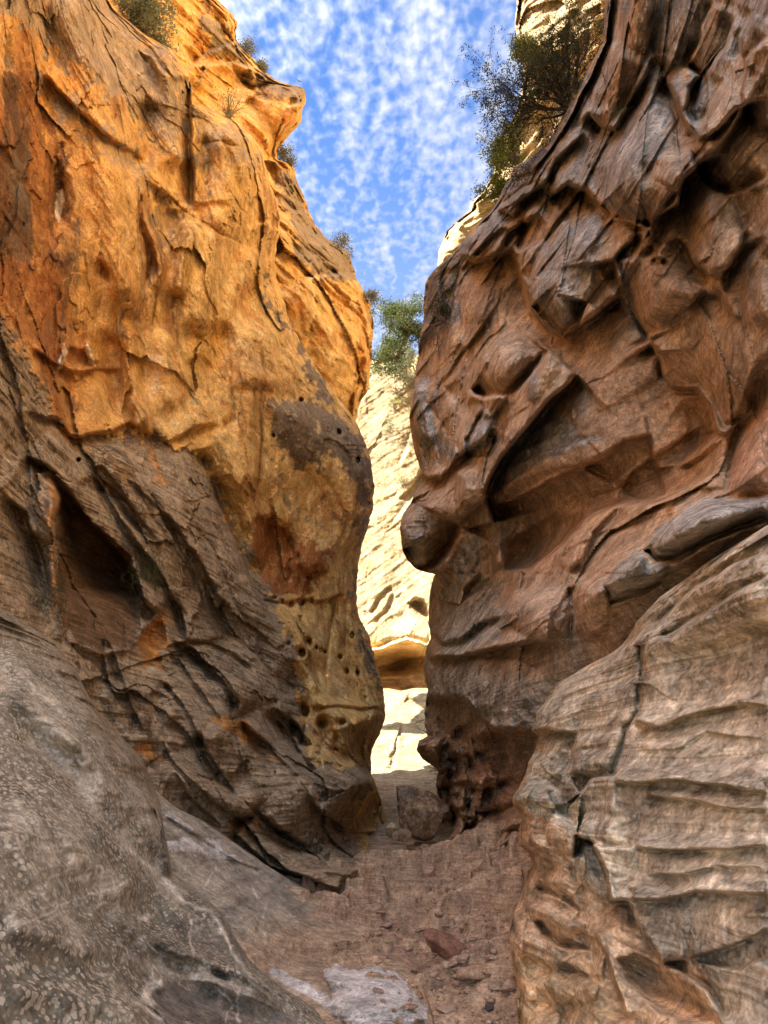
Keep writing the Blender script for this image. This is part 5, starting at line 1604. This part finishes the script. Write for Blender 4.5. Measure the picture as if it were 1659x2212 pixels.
def branch(tw, p, d, L, r, depth, rng, tips, bend=.35, kids=3, up=.15, spread=.75, shrink=.66, seg=5):
    P_, R_ = [np.array(p, float)], [r]
    d = np.array(d, float) / np.linalg.norm(d)
    for i in range(seg):
        d = d + rng.normal(size=3) * bend * .4 + np.array([0, 0, up * .2])
        d /= np.linalg.norm(d)
        P_.append(P_[-1] + d * L / seg)
        R_.append(r * (1 - .55 * (i + 1) / seg))
    tw.tube(P_, R_, 6 if depth > 2 else 4)
    if depth == 0:
        tips.append(P_[-1])
        tips.append(P_[-2])
        return
    for k in range(kids):
        i = rng.integers(max(1, seg // 2), seg + 1)
        nd = d + rng.normal(size=3) * spread
        branch(tw, P_[i], nd, L * shrink * rng.uniform(.75, 1.15), R_[i] * .72, depth - 1, rng, tips, bend, kids, up, spread, shrink, max(3, seg - 1))

M_bark = plain_mat('grey_bark', (.13, .10, .075), scale=20)
M_twig = plain_mat('dark_twig', (.05, .04, .032), scale=20)
M_dead = plain_mat('dead_twig', (.16, .12, .09), scale=20)
M_jun = plain_mat('juniper_leaf', (.085, .105, .035), scale=2., var=.5, trans=.3)
M_sage = plain_mat('sage_leaf', (.24, .26, .15), scale=2., var=.4, trans=.45)
M_dark = plain_mat('dark_leaf', (.06, .065, .030), scale=2., var=.5, trans=.25)
M_lime = plain_mat('lime_leaf', (.16, .19, .035), scale=2., var=.4, trans=.35)
M_dry = plain_mat('dry_grass', (.30, .25, .12), scale=3., var=.4, trans=.3)

def plant(name, cat, label, base, stems, depth, L, r, leaf, mat_leaf, mat_stem, seed, kids=3, up=.15, spread=.75, lean=(0, 0, 1), group=None, fan=.6, leaf_name='foliage', stem_name='stems', bend=.35, shrink=.66, per=10, rad=.09):
    rng = np.random.default_rng(seed)
    root = empty(name, base)
    tag(root, label, cat, group)
    tw, lv, tips = Twigs(), Leaves(), []
    for _ in range(stems):
        d = np.array(lean, float) + rng.normal(size=3) * fan
        branch(tw, rng.normal(size=3) * .06 * L, d, L * rng.uniform(.75, 1.2), r, depth, rng, tips, bend, kids, up, spread, shrink)
    tw.build(stem_name, mat_stem, root)
    if leaf:
        for t in tips:
            lv.spray(t, per, rad, leaf, rng)
        b_ = lv.build(leaf_name, mat_leaf, root)
        if leaf_name == 'blades':
            b_['kind'] = 'stuff'
    return root

# juniper on the far rim, over the end of the passage
jb = pt(860, 768, 51.5)
plant('juniper_tree', 'tree', 'bushy green juniper tree standing on the sunlit rim between the two walls', tuple(jb), 5, 4, 1.6, .13, .075, M_jun, M_bark, 3, kids=3, up=.25, spread=.62, fan=.55, lean=(.05, 0, 1), leaf_name='crown', stem_name='trunk', per=26, rad=.2, shrink=.72)
plant('shrub', 'shrub', 'small green shrub growing under the juniper on the far rim', tuple(pt(880, 790, 50)), 7, 2, .7, .03, .06, M_sage, M_bark, 9, fan=.8, per=14, rad=.16, group='shrubs on the far rim')
plant('shrub', 'shrub', 'tiny dark shrub left of the juniper on the far rim', tuple(pt(818, 778, 51)), 5, 2, .4, .02, .05, M_jun, M_bark, 10, fan=.8, per=12, rad=.12, group='shrubs on the far rim')
for i, (u, v, dd, lab) in enumerate(((851, 883, 49.5, 'small yellowish tuft on the pale cliff face below the juniper'), (868, 1052, 47, 'faint yellow tuft on the pale cliff face halfway down'), (843, 935, 49, 'small grey tuft left of the yellowish one on the pale cliff'))):
    p = hit(u, v)
    plant('shrub', 'shrub', lab, (p.x, p.y - .05, p.z), 8, 1, .55, .015, .05, (M_lime, M_dry, M_sage)[i], M_bark, 50 + i, fan=.7, per=10, rad=.14, group='tufts on the pale cliff')

# dark bush hanging over the rim of the right wall
bb = pt(1236, 236, 13.0)
plant('bush', 'bush', 'large dark twiggy bush leaning out over the rim of the right wall', tuple(bb), 16, 3, .92, .026, .018, M_dark, M_twig, 21, kids=5, up=.05, spread=.55, lean=(-.5, -.15, .5), fan=.48, per=7, rad=.03, shrink=.62, bend=.3)
bb = pt(1105, 390, 17.2)
plant('shrub', 'shrub', 'yellow-green sunlit shrub low on the rim beneath the dark bush', tuple(pt(1120, 345, 19.5)), 10, 3, .55, .012, .03, M_lime, M_bark, 22, kids=3, lean=(-.25, 0, .9), fan=.45, per=12, rad=.08, group='shrubs on the right rim')
plant('shrub', 'shrub', 'narrow yellow-green shrub on the right rim near the lowest edge of the dark bush', tuple(pt(1082, 430, 20)), 6, 3, .42, .012, .03, M_lime, M_bark, 26, kids=3, lean=(.05, 0, 1), fan=.25, per=12, rad=.07, group='shrubs on the right rim')
plant('shrub', 'shrub', 'green shrub showing above the dark bush against the cream cliff', tuple(pt(1135, 130, 22)), 6, 3, .5, .012, .035, M_lime, M_bark, 23, lean=(-.1, 0, 1), fan=.4, per=12, rad=.1, group='shrubs on the right rim')
# dead branches over the far corner of the right wall
p = hit(962, 716) + Vector((-.05, -.35, .05))
plant('dead_bush', 'bush', 'leafless tangle of grey dead branches hanging from the right wall beside the juniper', tuple(p), 13, 3, .62, .016, 0, None, M_dead, 31, kids=3, up=-.05, spread=.7, lean=(-.75, -.3, .15), fan=.55, stem_name='branches', bend=.7)
p = hit(965, 690)
plant('shrub', 'shrub', 'dull green shrub in the cleft of the right wall above the dead branches', (p.x, p.y, p.z), 7, 2, .4, .012, .03, M_dark, M_twig, 33, fan=.6, lean=(-.2, -.3, .8), per=9, rad=.07)
# leafless twigs against the bright slope
for (u, v, dd, lab, sd_) in ((921, 1588, 20.2, 'bare reddish twigs sticking out of the right wall against the bright slope', 61), (946, 1668, 19.0, 'lower bare twigs sticking out of the right wall above the boulders', 62)):
    plant('twig_bush', 'bush', lab, tuple(hit(u + 14, v) + Vector((0, -.1, 0))), 6, 2, .45, .009, 0, None, plain_mat('red_twig', (.22, .13, .07)), sd_, kids=3, lean=(-.8, -.3, .35), fan=.35, stem_name='branches', group='bare twigs by the bright slope', bend=.5)
# left rim
p = pt(300, 60, 17.2)
plant('shrub', 'shrub', 'pale grey-green leafy shrub on top of the golden wall near the top edge', tuple(pt(318, 78, 18.2)), 12, 3, .62, .016, .035, M_sage, M_bark, 41, kids=3, fan=.6, lean=(.1, 0, 1), per=14, rad=.085, group='shrubs on the left rim')
plant('grass_tuft', 'grass', 'pale dry tuft on the rounded shoulder under the jutting nose', tuple(pt(492, 256, 20.6)), 26, 0, .75, .012, .03, M_dry, M_dry, 42, fan=.32, per=4, rad=.1, leaf_name='blades', stem_name='stalks')
for i, (u, v, dd, L_, lab) in enumerate(((532, 112, 33, .8, 'hazy grey-green shrub on the skyline above the jutting nose'), (560, 150, 33, .4, 'low grey shrub on the skyline just above the jutting nose'), (612, 338, 32.5, .45, 'small shrub in the notch under the jutting nose'), (626, 352, 32.6, .42, 'small shrub just right of the notch under the nose'),
                                         (738, 528, 32.5, .55, 'bluish shrub alone on the left skyline halfway down the slope'), (800, 645, 31.8, .38, 'wispy shrub on the lowest corner of the far left skyline'))):
    plant('shrub', 'shrub', lab, tuple(pt(u, v + 4, dd + .6)), 7, 2, L_ * .62, .012, .04, M_sage, M_bark, 70 + i, fan=.5, lean=(.15, 0, 1), per=8, rad=.1, group='shrubs on the far left skyline')
# grass on the left slope
for (u, v, lab, n_, sd_) in ((312, 1245, 'drooping green grass tuft in the cleft beside the dark hollow', 240, 81), (113, 1300, 'dark green tuft at the lower left rim of the hollow', 60, 82)):
    p = hit(u, v)
    rng = np.random.default_rng(sd_)
    root = empty('grass_tuft', (p.x, p.y, p.z))
    tag(root, lab, 'grass', 'grass tufts on the left slope')
    tw = Twigs()
    for _ in range(n_):
        b0 = rng.normal(size=3) * np.array([.10, .12, .22])
        L_ = rng.uniform(.12, .3)
        dx = rng.normal() * .4 + .35
        tw.tube([b0, b0 + np.array([dx * L_ * .5, -.35 * L_, .35 * L_]), b0 + np.array([dx * L_, -.55 * L_, -.15 * L_])], [.004, .003, .001], 3)
    g_ = tw.build('blades', plain_mat('green_grass', (.13, .135, .055), var=.4, trans=.2), root)
    g_['kind'] = 'stuff'

# ================================================================== BIRD
def bird(u, v, d):
    root = empty('bird', tuple(pt(u, v, d)), .6)
    tag(root, 'tiny dark bird gliding in the sky just right of the jutting nose', 'bird')
    t = np.linspace(0, 1, 15)
    prof = .075 * np.sin(math.pi * np.clip(t, .02, .98)) ** .7 * np.where(t > .8, .8, 1) + .004
    ax = np.stack([np.zeros(15), (t - .5) * .42, .02 * np.sin(t * 3)], -1)
    tw = Twigs()
    tw.tube(ax, prof, 8)
    v_, q_ = [np.concatenate(tw.v)], [np.concatenate(tw.q)]
    n0 = len(v_[0])
    for s in (-1, 1):
        g = []
        for k, (x, z, c) in enumerate(((.03, .02, .17), (.2, .13, .17), (.42, .17, .13), (.62, .13, .03))):
            for yy_, tk in ((c * .5, 0), (0, .012), (-c * .5, 0)):
                g.append((s * x, yy_ + .02 - .05 * k * k * .3, z + tk))
            g.append((s * x, .02 - .05 * k * k * .3, z - .008))
        v_.append(np.array(g))
        for k in range(3):
            for a, b in ((0, 1), (1, 2), (2, 3), (3, 0)):
                q_.append(np.array([[n0 + 4 * k + a, n0 + 4 * k + b, n0 + 4 * k + 4 + b, n0 + 4 * k + 4 + a]]))
        n0 += len(g)
    v_.append(np.array([(-.03, -.2, 0), (.03, -.2, 0), (.08, -.36, .005), (-.08, -.36, .005), (0, -.28, .015)]))
    q_.append(np.array([[n0, n0 + 1, n0 + 2, n0 + 3]]))
    link_mesh('body', np.concatenate(v_), np.concatenate(q_), plain_mat('bird_feather', (.035, .03, .028)), root)

bird(646, 176, 150)
# ================================================================== SKY, SUN, CAMERA
AZ, EL = math.radians(SUN_AZ), math.radians(SUN_EL)      # azimuth measured from +Y towards +X
sd = np.array([math.sin(AZ) * math.cos(EL), math.cos(AZ) * math.cos(EL), math.sin(EL)])
w = bpy.data.worlds.new("World")
bpy.context.scene.world = w
w.use_nodes = True
nt = w.node_tree
N, Lk = nt.nodes.new, nt.links.new
bg = nt.nodes['Background']
sky = N('ShaderNodeTexSky')
sky.sky_type = 'NISHITA'
sky.sun_disc = False
sky.sun_elevation = EL
sky.sun_rotation = AZ
sky.altitude = 1600
sky.air_density = 1.0
sky.dust_density = .6
sky.ozone_density = 2.0
tc = N('ShaderNodeTexCoord')
sep = N('ShaderNodeSeparateXYZ')
Lk(tc.outputs['Generated'], sep.inputs[0])
def M(op, a, b_=None, clamp=False):
    n_ = N('ShaderNodeMath')
    n_.operation = op
    n_.use_clamp = clamp
    for i_, x_ in enumerate((a, b_)):
        if x_ is None:
            continue
        if isinstance(x_, (int, float)):
            n_.inputs[i_].default_value = x_
        else:
            Lk(x_, n_.inputs[i_])
    return n_.outputs[0]
zc = M('MAXIMUM', M('ADD', sep.outputs[2], .10), .05)
cx, cy = M('DIVIDE', sep.outputs[0], zc), M('DIVIDE', sep.outputs[1], zc)
comb = N('ShaderNodeCombineXYZ')
Lk(cx, comb.inputs[0])
Lk(cy, comb.inputs[1])
def cloud_noise(rot, sx, sy, scale, det, rough, dist, off):
    mp = N('ShaderNodeMapping')
    mp.inputs['Rotation'].default_value = (0, 0, math.radians(rot))
    mp.inputs['Scale'].default_value = (sx, sy, 1)
    mp.inputs['Location'].default_value = (off, off * .7, 0)
    Lk(comb.outputs[0], mp.inputs['Vector'])
    n_ = N('ShaderNodeTexNoise')
    n_.inputs['Scale'].default_value = scale
    n_.inputs['Detail'].default_value = det
    n_.inputs['Roughness'].default_value = rough
    n_.inputs['Distortion'].default_value = dist
    Lk(mp.outputs[0], n_.inputs['Vector'])
    return n_.outputs[0]
def ramp(x, a, c, lo=0., hi=1.):
    n_ = N('ShaderNodeMapRange')
    n_.interpolation_type = 'SMOOTHSTEP'
    n_.inputs['From Min'].default_value = a
    n_.inputs['From Max'].default_value = c
    n_.inputs['To Min'].default_value = lo
    n_.inputs['To Max'].default_value = hi
    Lk(x, n_.inputs[0])
    return n_.outputs[0]
puffs = cloud_noise(20, 1.0, .8, 62.0, 2, .45, .2, 3)
rows_ = cloud_noise(28, 1.0, .25, 20.0, 4, .5, .7, 9)
big = cloud_noise(0, 1., .7, 2.6, 3, .5, 0, 1)
s_ = M('ADD', M('MULTIPLY', puffs, .80), M('ADD', M('MULTIPLY', rows_, .85), M('MULTIPLY', big, .75)))
cover = ramp(s_, .86, 1.62)
veil = ramp(sep.outputs[2], .75, .30, 0., .45)
cover = M('MAXIMUM', cover, veil)
cover = M('MULTIPLY', cover, .82)
cover = M('MULTIPLY', cover, ramp(sep.outputs[2], .0, .12))
mix = N('ShaderNodeMix')
mix.data_type = 'RGBA'
Lk(cover, mix.inputs['Factor'])
tint = N('ShaderNodeMix')
tint.data_type = 'RGBA'
tint.blend_type = 'MULTIPLY'
tint.inputs['Factor'].default_value = 1.
Lk(sky.outputs[0], tint.inputs['A'])
tint.inputs['B'].default_value = SKY_TINT + (1,)
Lk(tint.outputs['Result'], mix.inputs['A'])
# thin cloud scatters the sun forward: it is brightest in the part of the sky round the sun
dotn = N('ShaderNodeVectorMath')
dotn.operation = 'DOT_PRODUCT'
Lk(tc.outputs['Generated'], dotn.inputs[0])
dotn.inputs[1].default_value = tuple(sd)
fwd = M('POWER', M('MAXIMUM', dotn.outputs['Value'], 0.), 2.)
gain = M('MULTIPLY', M('ADD', M('MULTIPLY', fwd, 5.5), 1.), CLOUD)
cc = N('ShaderNodeVectorMath')
cc.operation = 'SCALE'
cc.inputs[0].default_value = (1.0, .985, .96)
Lk(gain, cc.inputs['Scale'])
Lk(cc.outputs[0], mix.inputs['B'])
Lk(mix.outputs['Result'], bg.inputs['Color'])
bg.inputs['Strength'].default_value = SKY_STR

sun = bpy.data.lights.new('sun', 'SUN')
sun.energy = SUN_E
sun.angle = math.radians(.5)
sun.color = (1, .93, .82)
so = bpy.data.objects.new('sun', sun)
C.objects.link(so)
from mathutils import Vector
so.rotation_euler = Vector(-sd).to_track_quat('-Z', 'Y').to_euler()
so.location = (0, 0, 60)

cam = bpy.data.cameras.new('camera')
co = bpy.data.objects.new('camera', cam)
C.objects.link(co)
co.location = (0, 0, CZ)
co.rotation_euler = (math.pi / 2 + P, 0, 0)
cam.sensor_fit = 'VERTICAL'
cam.sensor_height = 24
cam.lens = 24 * F / 2212
cam.clip_start = .05
cam.clip_end = 12000
sc = bpy.context.scene
sc.camera = co
sc.view_settings.view_transform = 'Standard'
sc.view_settings.look = 'None'
sc.view_settings.exposure = EXPO
sc.view_settings.gamma = 1
sc.cycles.diffuse_bounces = 4
sc.cycles.max_bounces = 10
sc.cycles.use_denoising = True
sc.cycles.use_adaptive_sampling = False
sc.cycles.sample_clamp_indirect = 4
print('script', round(time.time() - T0, 1))
